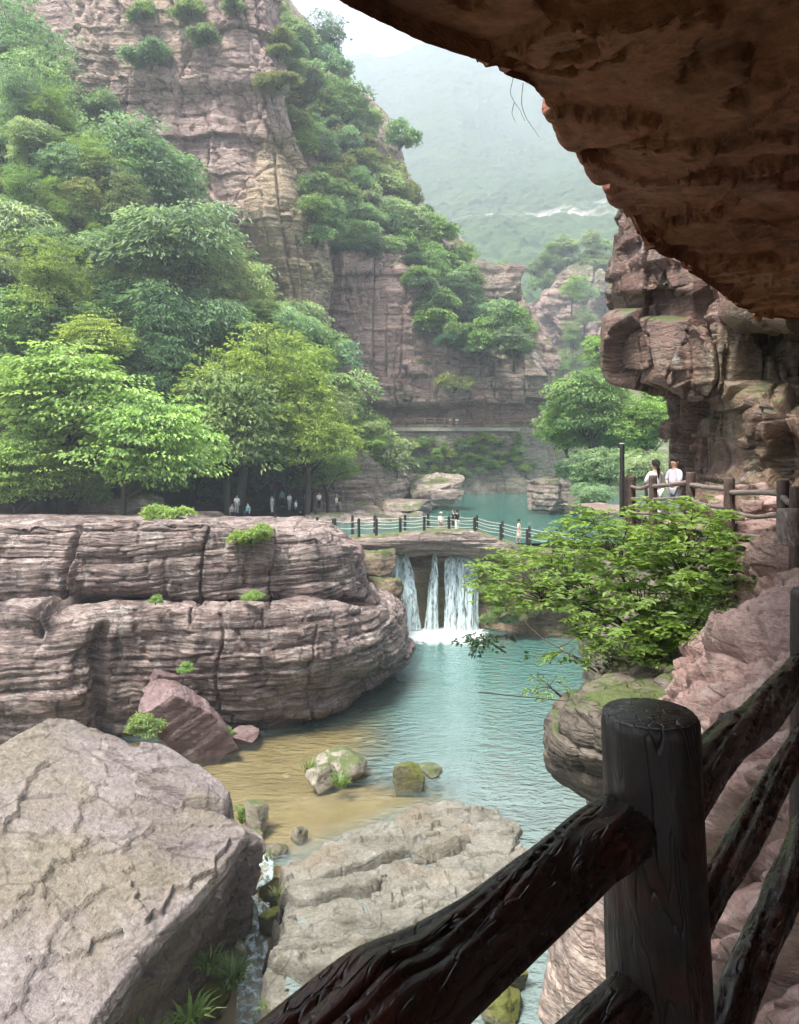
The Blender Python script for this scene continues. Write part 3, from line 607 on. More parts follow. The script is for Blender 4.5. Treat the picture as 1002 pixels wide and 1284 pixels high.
pink = [
 [(935, 690, 12.2), (985, 690, 11.4), (1060, 720, 9.5), (1200, 800, 6.5), (1400, 900, 4.5)],
 [(905, 720, 12.0), (960, 712, 11.2), (1040, 750, 9.0), (1150, 840, 6.0), (1350, 1000, 4.0)],
 [(890, 775, 11.4), (945, 760, 10.2), (1010, 800, 8.0), (1100, 900, 5.4), (1300, 1100, 3.6)],
 [(848, 832, 10.6), (900, 820, 9.4), (970, 860, 7.2), (1060, 980, 5.0), (1220, 1200, 3.4)],
 [(820, 872, 10.0), (862, 875, 8.8), (930, 940, 6.8), (1010, 1080, 4.9), (1150, 1300, 3.6)],
 [(815, 900, 9.8), (850, 930, 8.6), (905, 1010, 6.7), (980, 1160, 5.0), (1100, 1400, 4)],
 [(812, 960, 9.9), (850, 1020, 8.8), (895, 1130, 7.0), (950, 1300, 5.4), (1050, 1600, 4.4)],
 [(815, 1100, 10.2), (860, 1200, 9.2), (900, 1320, 7.5), (950, 1500, 6), (1050, 1800, 5)]]
def dpink(x, y, z):
    c1_, e1 = cells(x*1.1+.4*vn(x, y, z, 3), y*.9+z*.9, np.zeros_like(x), 111)
    c2_, e2 = cells(x*2.9+.4*vn(x*2, y*2, z*2, 4), y*2.4+z*2.6, np.zeros_like(x), 112)
    return .60*np.sqrt(np.clip(e1, 0, .4))+.26*np.sqrt(np.clip(e2, 0, .4))+.45*(c1_-.5)+.16*(c2_-.5)+(fbm(x*1.1, y*1.1, z*1.3, 113, 5)-.5)*.5-.45+.16*(fbm(x*5, y*5, z*7, 114, 5, .6)-.5)+.05*strata(x, y, z, .16, 116, blk=.4, warp=.4, rnd=.3)
tag(sheet('rocky_bank', pink, 300, 300, dpink, M['bank']), **ST)
# overhanging dark boulder of the bank
def dov(x, y, z): return .13*strata(x, y, z, .42, 121, blk=1.8, warp=.3, rnd=.8, dip=(.1, 0))+.03*strata(x, y, z, .1, 122, blk=.8, warp=.2)+(fbm(x, y, z, 123, 4)-.5)*.5
ov = [
 [(790, 835, 13), (790, 840, 12), (820, 850, 11.5), (880, 860, 11), (930, 870, 10.6)],
 [(760, 850, 12.4), (745, 848, 11.2), (790, 858, 10.2), (850, 880, 9.8), (930, 900, 9.8)],
 [(730, 870, 12.4), (706, 872, 10.8), (750, 880, 9.8), (830, 900, 9.4), (930, 940, 9.4)],
 [(715, 905, 12.4), (684, 908, 10.6), (735, 915, 9.5), (830, 930, 9.2), (930, 960, 9.2)],
 [(710, 950, 12.4), (680, 950, 10.6), (735, 955, 9.5), (830, 960, 9.2), (930, 990, 9.2)],
 [(730, 980, 12.4), (708, 985, 10.8), (745, 998, 9.9), (830, 1000, 9.6), (930, 1020, 9.4)],
 [(760, 1000, 12.4), (742, 1006, 11.4), (765, 1020, 11), (830, 1030, 10.6), (930, 1060, 10)],
 [(775, 1010, 12.4), (765, 1015, 12.2), (780, 1030, 12), (830, 1050, 12), (930, 1080, 11)]]
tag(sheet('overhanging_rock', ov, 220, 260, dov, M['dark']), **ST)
# pale column of rock going down to the water
pc = [[(770, 990, 14), (728, 995, 12.5), (740, 1000, 11.6), (800, 1000, 11.2), (900, 1020, 10.8)],
 [(770, 1040, 14), (728, 1040, 12.5), (745, 1040, 11.4), (800, 1040, 11), (900, 1060, 10.6)],
 [(770, 1110, 14), (722, 1110, 12.4), (745, 1100, 11.2), (800, 1100, 10.8), (900, 1110, 10.4)],
 [(750, 1170, 14), (700, 1165, 12.2), (725, 1160, 11), (800, 1160, 10.6), (900, 1170, 10.2)],
 [(740, 1220, 14), (694, 1220, 12), (720, 1220, 10.8), (800, 1220, 10.4), (900, 1230, 10)],
 [(740, 1300, 14), (692, 1300, 12), (715, 1300, 10.8), (800, 1300, 10.4), (900, 1310, 10)],
 [(740, 1500, 14), (700, 1550, 12.4), (720, 1600, 11.5), (800, 1650, 11), (900, 1700, 10.6)],
 [(740, 1900, 14), (700, 1900, 12.4), (720, 2000, 11.5), (800, 2000, 11), (900, 2000, 10.6)]]
def dpc(x, y, z): return .10*strata(x, y, z, .6, 131, blk=1.4, warp=.6, dip=(.5, 0))+(fbm(x*.9, y*.9, z*.7, 133, 5)-.5)*.7+.10*(fbm(x*6, y*6, z*6, 134, 4, .6)-.5)
tag(sheet('rock_column', pc, 260, 200, dpc, M['pale']), **ST)
# --- covered path
pth = [[(700, HY+2150/30., 30), (790, HY+2050/24., 24), (845, HY+1850/19., 19), (905, HY+1620/14.6, 14.6), (965, HY+1620/12., 12), (1240, HY+1620/9.4, 9.4), (1800, HY+1620/6., 6)],
 [(860, HY+2150/30., 30), (890, HY+2000/25., 25), (940, HY+1800/20., 20), (1010, HY+1600/16.4, 16.4), (1100, HY+1600/14., 14), (1400, HY+1600/11.5, 11.5), (2300, HY+1600/7., 7)]]
tag(sheet('path', pth, 40, 160, lambda x, y, z: -(fbm(x*1.5, y*1.5, z, 141, 4)-.5)*.22, M['path'], flip=True), **ST)
nearp = np.array([(-4, -3, -1.62), (-1.6, -.45, -1.62), (.30, 1.35, -1.62), (.62, 1.50, -1.62), (1.6, 2.8, -1.62), (4.3, 6.3, -1.62), (9, 6.5, -1.62), (9, -3, -1.62)])
lo = nearp+np.array([0, 0, -.6])
n8 = len(nearp); V = np.vstack([nearp, lo]); mm = bpy.data.meshes.new('walkway')
mm.from_pydata([tuple(v) for v in V], [], [tuple(range(n8)), tuple(range(2*n8-1, n8-1, -1))]+[(i, i+n8, (i+1) % n8+n8, (i+1) % n8) for i in range(n8)])
mm.materials.append(M['path']); o = bpy.data.objects.new('walkway', mm); COL.objects.link(o); tag(o, **ST)
# --- cave roof: edge row first, then inwards
E = [(-4.2, -3.5, 2.1), (-2.2, .2, 2.05), P(312, -75, 3.2), P(372, -16, 3.5), P(440, 24, 3.85), P(526, 66, 4.22), P(602, 92, 4.5), P(670, 114, 4.8), P(705, 152, 5.3), P(730, 190, 5.9), P(770, 240, 7.0), P(784, 270, 7.8), P(812, 318, 8.8), P(850, 338, 9.7), P(905, 378, 11.6), P(960, 398, 13), P(1010, 402, 13.4), P(1100, 402, 13.4)]
E = np.array(E)
inn = np.array([(1, -.25, 0)]*len(E)); inn /= np.linalg.norm(inn[0])
rows = [E+(2.6, 0, 7), E+(1.2, -.5, 2.5), E+(.4, -.2, .9), E+(.07, -.03, .2), E, E+inn*.12+(0, 0, .0), E+inn*.7+(0, 0, -.05), E+inn*1.8+(0, 0, -.03), E+inn*3.5+(0, 0, -.1), E+inn*6+(0, 0, -.25), E+inn*9+(0, 0, -.6), E+inn*12+(0, 0, -3)]
def droof(x, y, z):
    low = sstep(1.0, 1.6, -z+3.9)
    c6, e6 = cells(x*.55+.12*y, y*.5+.3*vn(x, y, z, 7), 0*x, 155)
    f = fbm(x*.55+20, y*.45+.2*x, z*.2, 151, 7, .58)*8 + 1.0*(x*.25-y*.1)+1.3*c6
    k = np.floor(f); fr = f-k; ter = (k+sstep(.9, 1, fr))*.075
    f2 = fbm(x*1.9+20, y*1.5, z*.3, 156, 5, .55)*9; k2 = np.floor(f2); ter += (k2+sstep(.85, 1, f2-k2))*.008-.03
    ed = .05*(fbm(x*3.2, y*3.2, z*2, 152, 5)-.5)-.03*(1-sstep(0, .03, e6))
    return -ter+.40+ed*2-(fbm(x*.35, y*.35, z*.35, 153, 3)-.5)*.35
tag(sheet('cave_roof', [list(map(tuple, r)) for r in rows], 600, 560, droof, M['roof'], world=True, flip=False), **ST)
# --- block of the gorge wall hanging at the cave mouth, and the pillar below it
bx_ = [793, 784, 806, 850, 905, 960, 1020, 1120]
BY = [30, 24, 22.4, 21.4, 20, 18.4, 16.8, 14.5]
def brow(y, dx, dY): return [(x+a, yy, Y+d) for x, Y, a, d, yy in zip(bx_, BY, dx, dY, y if isinstance(y, list) else [y]*8)]
blk = [brow(120, [0]*8, [0]*8), brow(262, [0, 0, 0, 0, 0, 0, 0, 0], [0, 0, 0, .3, .4, 0, 0, 0]),
 brow(320, [-6, -8, -6, 0, 0, 0, 0, 0], [0]*8),
 brow(362, [-12, -16, -8, 0, 0, 0, 0, 0], [0, 0, -.2, -.2, 0, .4, 1, 1]),
 brow([372]*4+[388, 395, 400, 400], [-14, -17, -8, 0, 0, 0, 0, 0], [0, .2, .2, .2, 0, .5, 1, 1.4]),
 brow([396]*4+[400, 405, 410, 410], [-12, -14, -6, 0, 0, 0, 0, 0], [0, .5, .5, .3, 0, 1.2, 2.2, 2.4]),
 brow([404]*4+[410, 415, 420, 420], [-16, -18, -8, 0, 0, -4, 0, 0], [0, -.2, -.4, -.3, -.2, 1.6, 2.8, 2.8]),
 brow([440]*4+[445, 450, 450, 450], [-16, -18, -8, 0, 0, -8, 0, 0], [0, -.3, -.5, -.5, -.2, 1.6, 3, 3]),
 brow([469, 469, 473, 478, 480, 480, 480, 480], [-12, -14, -6, 0, 0, -8, 0, 0], [0, 0, -.3, -.4, 0, 1.6, 3, 3]),
 brow([474, 477, 484, 492, 490, 500, 504, 504], [20, 22, 20, 8, 0, -6, 0, 0], [0, .8, .8, .5, .4, 1.2, 1.4, 1]),
 brow([484, 487, 489, 492, 496, 508, 512, 512], [66, 67, 58, 22, 4, 0, 0, 0], [0, 1.4, 1.6, 1.4, .9, .5, .2, 0]),
 brow([500]*5+[516, 518, 518], [60, 62, 56, 24, 6, 0, 0, 0], [0, 1.2, 1.4, 1.3, .9, .2, 0, 0]),
 brow(545, [64, 66, 56, 24, 6, 0, 0, 0], [0, 1, 1.1, 1.0, .9, .4, 0, 0]),
 brow([580]*8, [64, 66, 58, 24, 6, 0, 0, 0], [0, 1, 1.2, 1.4, 1.3, .9, .3, 0]),
 brow([620, 620, 622, 625, 626, 630, 640, 660], [64, 66, 58, 24, 6, 0, 0, 0], [0, 1, 1, .6, 0, -.6, -1, -1.5]),
 brow([660, 660, 665, 670, 690, 700, 710, 720], [64, 66, 58, 24, 6, 0, 0, 0], [0, 1, 1, .4, -.4, -1, -1.4, -2])]
def dblk(x, y, z):
    d = .42*strata(x, y, z, .95, 161, blk=1.3, warp=.25, rnd=.2, crack=.5)+.10*strata(x, y, z, .28, 162, blk=.8, warp=.3)
    cv, ce = cells(x*.8+z*.12, y*.5+z*.25, np.zeros_like(x), 163)
    d += .8*(cv-.5)-.4*(1-sstep(0, .07, ce))
    d = d+(fbm(x*.9, y*.9, z*.9, 164, 3)-.5)*.35; q_ = d/.26; kq_ = np.floor(q_)
    return .3*d+.7*.26*(kq_+sstep(.7, 1, q_-kq_))+.05*(fbm(x*3, y*3, z*3, 165, 4)-.5)
tag(sheet('gorge_wall', blk, 420, 380, dblk, M['block']), **ST)
# inner wall of the cave on the right, out of the picture but shading it
iw = [[(5.5, -4, 3), (6.5, 2, 3), (7.5, 7, 3), (9.5, 11, 2.6), (11, 14, 2.4)], [(6.2, -4, .5), (7.4, 2, .5), (8.4, 7, .5), (10, 11, .5), (11.5, 14.5, .5)], [(5.8, -4, -1.8), (6.8, 2, -1.8), (7.8, 7, -1.8), (9.5, 11, -1.8), (11, 14, -1.8)]]
tag(sheet('cave_wall', iw, 60, 160, lambda x, y, z: -.3*strata(x, y, z, .6, 171, blk=2)-(fbm(x*.5, y*.5, z*.5, 172, 4)-.5)*.8, M['roof'], world=True), **ST)
# --- river bed and waters
def grid(x0, x1, y0, y1, nx, ny):
    return np.meshgrid(np.linspace(x0, x1, nx), np.linspace(y0, y1, ny), indexing='ij')
def ip(pts, Z): return [tuple(PZ(x, y, Z)[:2]) for x, y in pts]
ochre = ip([(-100, 900), (240, 925), (330, 905), (430, 888), (500, 855), (520, 850), (500, 900), (455, 965), (560, 985), (560, 1010), (480, 1040), (370, 1085), (340, 1100), (320, 1300), (-300, 1500)], WL)
sand = ip([(325, 1000), (400, 985), (470, 985), (540, 990), (545, 1008), (470, 1045), (350, 1090), (330, 1060)], WL)
X, Y = grid(-24, 16, 10, 60, 300, 300)
so = sdpoly(X, Y, ochre); ss = sdpoly(X, Y, sand)
Z = -13.02-1.9*sstep(0, 6, -so)+.20*sstep(-.5, .6, ss)+(fbm(X*.6, Y*.6, 0*X, 181, 5)-.5)*.30*(1-sstep(-.3, .5, ss))
gully = ip([(374, 1090), (300, 1080), (240, 1130), (120, 1190), (0, 1300), (-100, 1700), (375, 1700), (360, 1284), (362, 1200), (370, 1130)], WL)
Z -= 2.2*sstep(-.25, .35, sdpoly(X, Y, gully))*(1+.25*sstep(22, 16, Y))
tag(mesh('river_bed', np.stack([X, Y, Z], -1).reshape(-1, 3), gfaces(300, 300)[:, ::-1], M['bed'], attrs={'peb': 1-sstep(-.6, .3, ss)}), **ST)
foams = [PZ(x, 793, WL)[:2] for x in (494, 505, 520, 540, 560, 575, 592)]
casc = np.array([PZ(322, 1092, WL)[:2]])
X, Y = grid(-24, 17, 9, 57.6, 330, 330)
so = sdpoly(X, Y, ochre)
fo = np.zeros_like(X)
for i, f in enumerate(foams): fo = np.maximum(fo, np.exp(-(((X-f[0])/1.1)**2+((Y-f[1]+.4)/3.6)**2)))
for gx, gy, gr in ((650, 1140, 1.6), (625, 1100, 1.2)):
    q = PZ(gx, gy, WL); fo = np.maximum(fo, .42*np.exp(-(((X-q[0])/gr)**2+((Y-q[1])/gr)**2)))
shal = .93*sstep(-1.6, 1.8, so+(fbm(X*.3, Y*.3, 0*X, 5, 3)-.5)*2)
gf = gfaces(330, 330)[:, ::-1]; gk = (sdpoly(X, Y, gully) < .1).reshape(-1); gf = gf[gk[gf].all(1)]
tag(mesh('pool_water', np.stack([X, Y, 0*X+WL], -1).reshape(-1, 3), gf, M['pool'], attrs={'foam': fo, 'shallow': shal, 'calm': np.maximum(sstep(-2, 2.5, sdpoly(X, Y, sand)), .6*sstep(-1, 2, so))}), kind='structure')
X, Y = grid(-16, 60, 57.8, 170, 160, 200)
tag(mesh('lake_water', np.stack([X, Y, 0*X+UL], -1).reshape(-1, 3), gfaces(160, 200)[:, ::-1], M['lake'], attrs={'foam': 0*X, 'shallow': 0*X, 'calm': 0*X+.3}), kind='structure')
# ================================================================ loose rocks and slabs (things)
def onplane(x, y, ax=-.312, by=.067, p0=(-4, 21, -10.1)):
    # point of the picture ray on the tilted top face
    dx, dz = (x-CX)/F, (HY-y)/F
    Y = (p0[2]-ax*p0[0]-by*p0[1])/(dz-ax*dx-by)
    return np.array([dx*Y, Y, dz*Y])
def cracks(X, Y, pls, w, dp):
    d = np.full(X.shape, 9.)
    for pl in pls:
        for a, b in zip(pl[:-1], pl[1:]):
            ex, ey = b[0]-a[0], b[1]-a[1]; t_ = np.clip(((X-a[0])*ex+(Y-a[1])*ey)/(ex*ex+ey*ey), 0, 1)
            d = np.minimum(d, np.hypot(X-a[0]-t_*ex, Y-a[1]-t_*ey))
    return -dp*np.exp(-(d/w)**2)
def jag(pl, seed, n=5, amp=.10):
    rs = np.random.RandomState(seed); out = [pl[0]]
    for a, b in zip(pl[:-1], pl[1:]):
        a = np.array(a); b = np.array(b); L = np.hypot(*(b-a)); nn = np.array([-(b-a)[1], (b-a)[0]])/L
        for k in range(1, n+1): q = a+(b-a)*k/n+(nn*rs.normal()*amp*min(L, 1.2)*.6 if k < n else 0); out.append(tuple(q))
    return out
ptop = [  # from far-left back edge to the crest: columns run along the crest
 [(-420, 1500), (-300, 1600), (-120, 1620), (-40, 1560)],
 [(-330, 1260), (-200, 1350), (-30, 1400), (60, 1366)],
 [(-240, 1120), (-130, 1200), (40, 1290), (112, 1284)],
 [(-130, 1020), (-40, 1080), (110, 1180), (178, 1192)],
 [(-40, 955), (50, 1010), (180, 1090), (250, 1118)],
 [(62, 903), (130, 960), (230, 1040), (292, 1068)],
 [(90, 905), (160, 935), (245, 1000), (308, 1042)]]
A = [[onplane(*q) for q in r] for r in ptop]
side = []
for i, r in enumerate(A):
    back = [r[0]+np.array([-.2, .5, -3.2]), r[0]+np.array([-.05, .12, -.15])]
    k = r[-1]; dn = [k+np.array([.06, -.02, -.22]), k+np.array([-.25, .1, -1.0]), k+np.array([-.5, .5, -1.9]), k+np.array([-1.2, 1.2, -4.2])]
    side.append(back+r+dn)
cap = [p*0+side[-1][j]+np.array([.35, .5, -.5]) for j, p in enumerate(side[-1])]
cap2 = [side[-1][j]*.6+np.mean(side[-1], axis=0)*.4+np.array([.2, .6, -2.5]) for j in range(len(side[-1]))]
bigcr_img = [[(20, 1128), (60, 1092), (98, 1068), (106, 1055)], [(0, 1165), (25, 1142)], [(0, 1050), (30, 985), (60, 960)], [(180, 1160), (205, 1138), (250, 1100), (285, 1058)], [(215, 1020), (237, 1004)], [(0, 1280), (70, 1160), (130, 1115)], [(100, 935), (140, 985), (215, 1020)], [(190, 1040), (150, 1075), (160, 1120), (185, 1150)], [(60, 1092), (50, 1130), (90, 1170)], [(130, 985), (95, 1020), (98, 1068)], [(20, 1210), (90, 1200), (150, 1175)]]
ctrl = [list(map(tuple, r)) for r in side]+[list(map(tuple, cap)), list(map(tuple, cap2))]
bigcr = [jag([tuple(onplane(*q)[:2]) for q in pl], 50+i, 5, .12) for i, pl in enumerate(bigcr_img)]
def dbig(x, y, z):
    u_ = x*.75+y*.45; v_ = -x*.5+y*.85
    f = fbm(u_*.16+4, v_*.5, 0*z, 201, 7, .55)*6+.12*v_; k = np.floor(f); fr = f-k
    ter = .055*sstep(.0, .035, fr)*(1-sstep(.05, .95, fr))
    f = fbm(u_*.5+9, v_*1.1, 0*z, 207, 6, .6)*7; fr = f-np.floor(f); ter = ter+.022*sstep(.0, .05, fr)*(1-sstep(.06, .9, fr))
    g = fbm(x*.9, y*.9, z*.9, 203, 5)
    top = z > (-10.1-.312*(x+4)+.067*(y-21)-.30)
    s_ = .28*strata(x, y, z, .5, 205, blk=1.2, warp=.5, dip=(.35, 0), crack=.3)
    ter = ter-cracks(x, y, bigcr, .035, .16)
    return np.where(top, -ter+.12*(g-.5), s_*.8+.5*(g-.5))
tag(sheet('boulder', ctrl, 360, 380, dbig, M['boulder'], lin=True, world=True, flip=False), 'huge slanting grey pink slab boulder filling the lower left corner', 'boulder')
# layered ledge leaning on its right shoulder
def slabpoly(name, poly, z0, z1, mat, seed, n=120, rim=.35, rough=.12, label=None, cat=None, plane=None, step=None, rag=.25, fl=1.6, parent=None):
    """a flat bedded slab with a ragged outline; poly holds picture points on the level z0 (or on a plane)"""
    pts = [onplane(*q, *plane) if plane else PZ(q[0], q[1], z0) for q in poly]
    xy = [tuple(p[:2]) for p in pts]
    xs = [p[0] for p in xy]; ys = [p[1] for p in xy]
    X, Y = grid(min(xs)-.4, max(xs)+.4, min(ys)-.4, max(ys)+.4, n, n)
    s = sdpoly(X, Y, xy)+rag*(fbm(X*1.3, Y*1.3, 0*X+seed, seed, 4)-.5)*2
    if plane: zt = plane[2][2]+plane[0]*(X-plane[2][0])+plane[1]*(Y-plane[2][1])+.0
    else: zt = 0*X+z0
    f = fbm((X*.9+Y*.3)*.28+seed, (Y-X*.3)*.5, 0*X, seed+2, 5, .5)*5; fr = f-np.floor(f)
    zt = zt-.17*fl*.6*(sstep(.0, .04, fr)*(1-sstep(.05, .95, fr)))
    f = fbm(X*1.1+seed, Y*1.3, 0*X, seed+3, 4, .5)*5; fr = f-np.floor(f); zt = zt-.03*fl*.6*sstep(.0, .06, fr)*(1-sstep(.07, .9, fr))+rough*(fbm(X*1.2, Y*1.2, 0*X, seed+4, 5)-.5)
    if step is not None: zt = zt+step(X, Y)
    # ragged side: steep but bedded
    t_ = np.clip(s/rim, -1, 1)
    prof = np.where(t_ > 0, np.sqrt(np.clip(1-(1-t_)**2, 0, 1)), 0)
    bedq = np.floor(prof*3.0+.6*vn(X*2, Y*2, 0*X, seed+7))/3.0
    zz = z1+(zt-z1)*np.clip(.7*prof+.3*bedq, 0, 1)
    zz = np.where(t_ <= 0, z1, zz)
    keep = (t_ > -.3)
    V = np.stack([X, Y, zz], -1).reshape(-1, 3); Q = gfaces(n, n)[:, ::-1]
    kq = keep.reshape(-1)[Q].all(1); Q = Q[kq]; u, inv = np.unique(Q, return_inverse=True)
    # underside gives the slab its thickness
    nb = len(u); lowv = V[u].copy(); lowv[:, 2] = z1-.5
    Q1 = inv.reshape(-1, 4); Q2 = Q1[:, ::-1]+nb
    e = {}
    for q in Q1:
        for a_, b_ in ((q[0], q[1]), (q[1], q[2]), (q[2], q[3]), (q[3], q[0])): e[(a_, b_)] = 1
    bd = [(a_, b_) for (a_, b_) in e if (b_, a_) not in e]
    Q3 = np.array([[b_, a_, a_+nb, b_+nb] for a_, b_ in bd])
    o = mesh(name, np.vstack([V[u], lowv]), np.vstack([Q1, Q2, Q3]), M[mat], parent)
    return tag(o, label, cat)
pl2 = (-.312, .067, (-4, 21, -10.25))
slabpoly('rock_slab', [(118, 918), (150, 922), (205, 930), (268, 962), (296, 986), (284, 1004), (238, 996), (178, 962), (130, 936)], -9, -10.9, 'boulder', 7, n=90, plane=(-.30, .067, (-4, 21, -9.62)), label='thin pinkish slab lying along the upper right edge of the huge slanting boulder', cat='rock slab', rag=.12, rim=.2)
# low flat river slab
slabcr = [jag([tuple(PZ(*q, -12.4)[:2]) for q in pl], i) for i, pl in enumerate([
 [(400, 1064), (430, 1090), (470, 1150)], [(470, 1150), (520, 1180), (640, 1150)], [(350, 1140), (420, 1150), (470, 1150)], [(430, 1250), (400, 1215), (330, 1205)], [(560, 1090), (590, 1140), (600, 1180)], [(470, 1100), (500, 1130), (580, 1120), (650, 1110)], [(520, 1060), (500, 1040)], [(600, 1046), (660, 1060)], [(440, 1180), (430, 1230), (470, 1260)], [(345, 1170), (390, 1180), (440, 1172)]])]
def stepf(X, Y):
    # a long dark crack: the far side stands a bed higher
    a, b = PZ(378, 1104, -12.4), PZ(600, 1046, -12.4)
    s = (X-a[0])*(b[1]-a[1])-(Y-a[1])*(b[0]-a[0]); s = s/np.hypot(b[0]-a[0], b[1]-a[1])-.5*(fbm(X*.7, Y*.7, 0*X, 3, 4)-.5)
    a2, b2 = PZ(330, 1200, -12.4), PZ(480, 1170, -12.4)
    s2 = (X-a2[0])*(b2[1]-a2[1])-(Y-a2[1])*(b2[0]-a2[0]); s2 = s2/np.hypot(b2[0]-a2[0], b2[1]-a2[1])-.7*(fbm(X*.8, Y*.8, 0*X, 5, 4)-.5)
    inx = sstep(a[0]-.2, a[0]+.5, X)*(1-sstep(b[0], b[0]+.7, X))
    u2 = sstep(a2[0]-.2, a2[0]+.3, X)*(1-sstep(b2[0]-.3, b2[0]+.7, X))
    return .20*(1-sstep(-.05, .05, s))*inx-.14*sstep(-.06, .06, s2)-.45*np.exp(-(s/.07)**2)*inx-.3*np.exp(-(s2/.05)**2)*u2+cracks(X, Y, slabcr, .035, .12)
slabpoly('flat_slab', [(352, 1082), (400, 1062), (440, 1048), (480, 1030), (520, 1008), (575, 1006), (620, 1014), (652, 1030), (672, 1062), (655, 1105), (640, 1160), (610, 1230), (560, 1300), (420, 1420), (320, 1400), (326, 1284), (330, 1220), (338, 1150)],
 -12.46, -14.6, 'slab', 11, n=380, rim=.22, rough=.20, rag=.6, step=stepf, label='wide flat pale slab of cracked bedrock at the water edge behind the railing', cat='rock slab')
slabpoly('rock_slab', [(506, 1040), (540, 1022), (575, 1028), (592, 1046), (560, 1058), (520, 1062)], -12.10, -12.5, 'slab', 14, n=70, rim=.2, rough=.08, rag=.1, label='small raised plate lying on the flat pale slab', cat='rock slab')
for pl_, sd_, lb in (([(352, 1112), (380, 1096), (440, 1090), (490, 1084), (470, 1104), (410, 1118), (372, 1126)], 31, 'thin plate at the left part of the long crack of the flat slab'),
 ([(340, 1190), (380, 1172), (450, 1168), (480, 1186), (440, 1205), (380, 1212)], 33, 'thin broken plate on the lower left of the flat slab near the rail'),
 ([(560, 1030), (620, 1022), (650, 1040), (640, 1062), (590, 1062)], 35, 'thin plate at the far right corner of the flat slab beside the water')):
    slabpoly('rock_slab', pl_, -12.24, -12.7, 'slab', sd_, n=90, rim=.1, rough=.08, rag=.22, label=lb, cat='rock slab')
# stones in the stream: (picture x, y of its foot, width px, height px, seed, material, label, sharp)
stn = [(402, 990, 40, 26, 1, 'stone', 'pale angular stone at the foot of the grass clump in the shallows', .9),
 (428, 975, 66, 32, 2, 'stone', 'larger round grey stone behind the pale one in the middle of the shallows', .5),
 (512, 993, 34, 32, 3, 'mossy', 'squat moss capped stone standing alone in the stream', .9),
 (538, 975, 30, 12, 4, 'stone', 'low wet stone just behind the squat moss capped one', .5),
 (375, 1054, 20, 18, 5, 'stone', 'tiny wedge stone lying on the brown sandbar', .95),
 (641, 1246, 44, 26, 6, 'mossy', 'yellow mossy stone just below the long rail, upper of two', .7),
 (628, 1282, 54, 32, 7, 'mossy', 'yellow mossy stone in the water, lower of two below the long rail', .7),
 (322, 1044, 34, 36, 8, 'stone', 'grey stone beside the right tip of the huge slanting boulder', .7),
 (300, 932, 46, 14, 9, 'redstone', 'low red stone at the foot of the banded wall', .7),
 (172, 880, 34, 40, 10, 'stone', 'pale stone jammed above the gap left of the fallen red rock', .8),
 (312, 908, 60, 12, 12, 'stone', 'thin flat stone at the water line of the banded wall', .6)]
for (x, y, w, h, sd_, mt_, lb, sh) in stn:
    q = PZ(x, y, WL-.05); k = q[1]/F
    place(boulder('stone', q+np.array([0, .25*w*k, h*k*.38]), (w*k*.52, w*k*.45, h*k*.62), 300+sd_, M[mt_], n=26, sharp=sh*.55, lump=.2, cut=10, rot=(0, 0, sd_*1.1)), lb, 'stone', 'stones along the stream')
place(boulder('fallen_rock', PZ(238, 905, -11.6)+np.array([0, -.4, .2]), (1.15, 1.2, 1.85), 20, M['redstone'], n=60, rot=(.15, -.55, .3), sharp=.95, lump=.08, th=.35, samp=.05), 'tilted reddish block fallen against the foot of the banded wall', 'fallen rock')
place(boulder('fallen_rock', PZ(205, 868, -10.6)+np.array([.1, .6, 0]), (1.0, .9, .8), 23, M['redstone'], n=40, rot=(.1, .3, .5), sharp=.8, lump=.1, th=.3, samp=.05), 'smaller reddish block wedged behind the tilted fallen one', 'fallen rock')
rs_ = np.random.RandomState(5)
# rocks along the narrow cascade
casr = [(345, 1075, 30, 18, 0), (338, 1118, 24, 24, 1), (300, 1125, 30, 26, 2), (296, 1165, 34, 30, 3), (342, 1162, 26, 26, 4), (290, 1210, 36, 30, 5), (345, 1215, 24, 30, 6), (262, 1262, 50, 34, 7), (318, 1060, 26, 22, 8)]
for x, y, w, h, i in casr:
    q = PZ(x, y, float(np.interp(y, [1060, 1100, 1240], [-12.7, -13.2, -14.9]))); k = q[1]/F
    place(boulder('stone', q+np.array([0, 0, h*k*.3]), (w*k*.55, w*k*.5, h*k*.55), 330+i, M['dark' if i % 3 == 0 else 'mossy' if i % 3 == 1 else 'stone'], n=20, sharp=.35, lump=.25, rot=(0, .2, i)), 'wet stone beside the narrow cascade between boulder and slab', 'stone', 'wet stones beside the cascade')
# shelf rocks of the upper lake and rubble
mid = [(548, 628, 62, 34, 90, 'shore', 'pale rounded boulder on the far left shore of the upper lake'),
 (520, 616, 34, 20, 92, 'shore', 'small boulder behind the pale one on the upper lake shore'),
 (700, 643, 62, 42, 84, 'shore', 'layered crag at the right shore of the upper lake'),
 (722, 640, 40, 48, 82, 'shore', 'taller part of the right shore rocks under the round trees'),
 (505, 640, 60, 16, 84, 'shore', 'low bedded ledge stepping into the upper lake')]
for j, (x, y, w, h, Yd, mt_, lb) in enumerate(mid):
    q = P(x, y, Yd); k = Yd/F
    place(boulder('shore_rock', q+np.array([0, 0, h*k*.42]), (w*k*.52, w*k*.5, h*k*.6), 360+j, M[mt_], n=56, sharp=.75, lump=.14, th=.9, samp=.09, rot=(0, 0, .3*j)), lb, 'rock', 'rocks on the upper lake shore')
place(boulder('grey_outcrop', P(150, 632, 70), (3.6, 2.5, 1.7), 377, M['shore'], n=56, sharp=.5, lump=.12, th=.7, samp=.07, rot=(.1, .25, 0)), 'grey rounded outcrop beneath the bright maple on the rock terrace', 'rock')
place(boulder('dark_outcrop', P(10, 600, 68), (3.2, 3, 4.5), 378, M['dark'], n=46, sharp=.8, lump=.12, th=1.2, samp=.08), 'dark upright rock at the left edge behind the bright maple', 'rock')
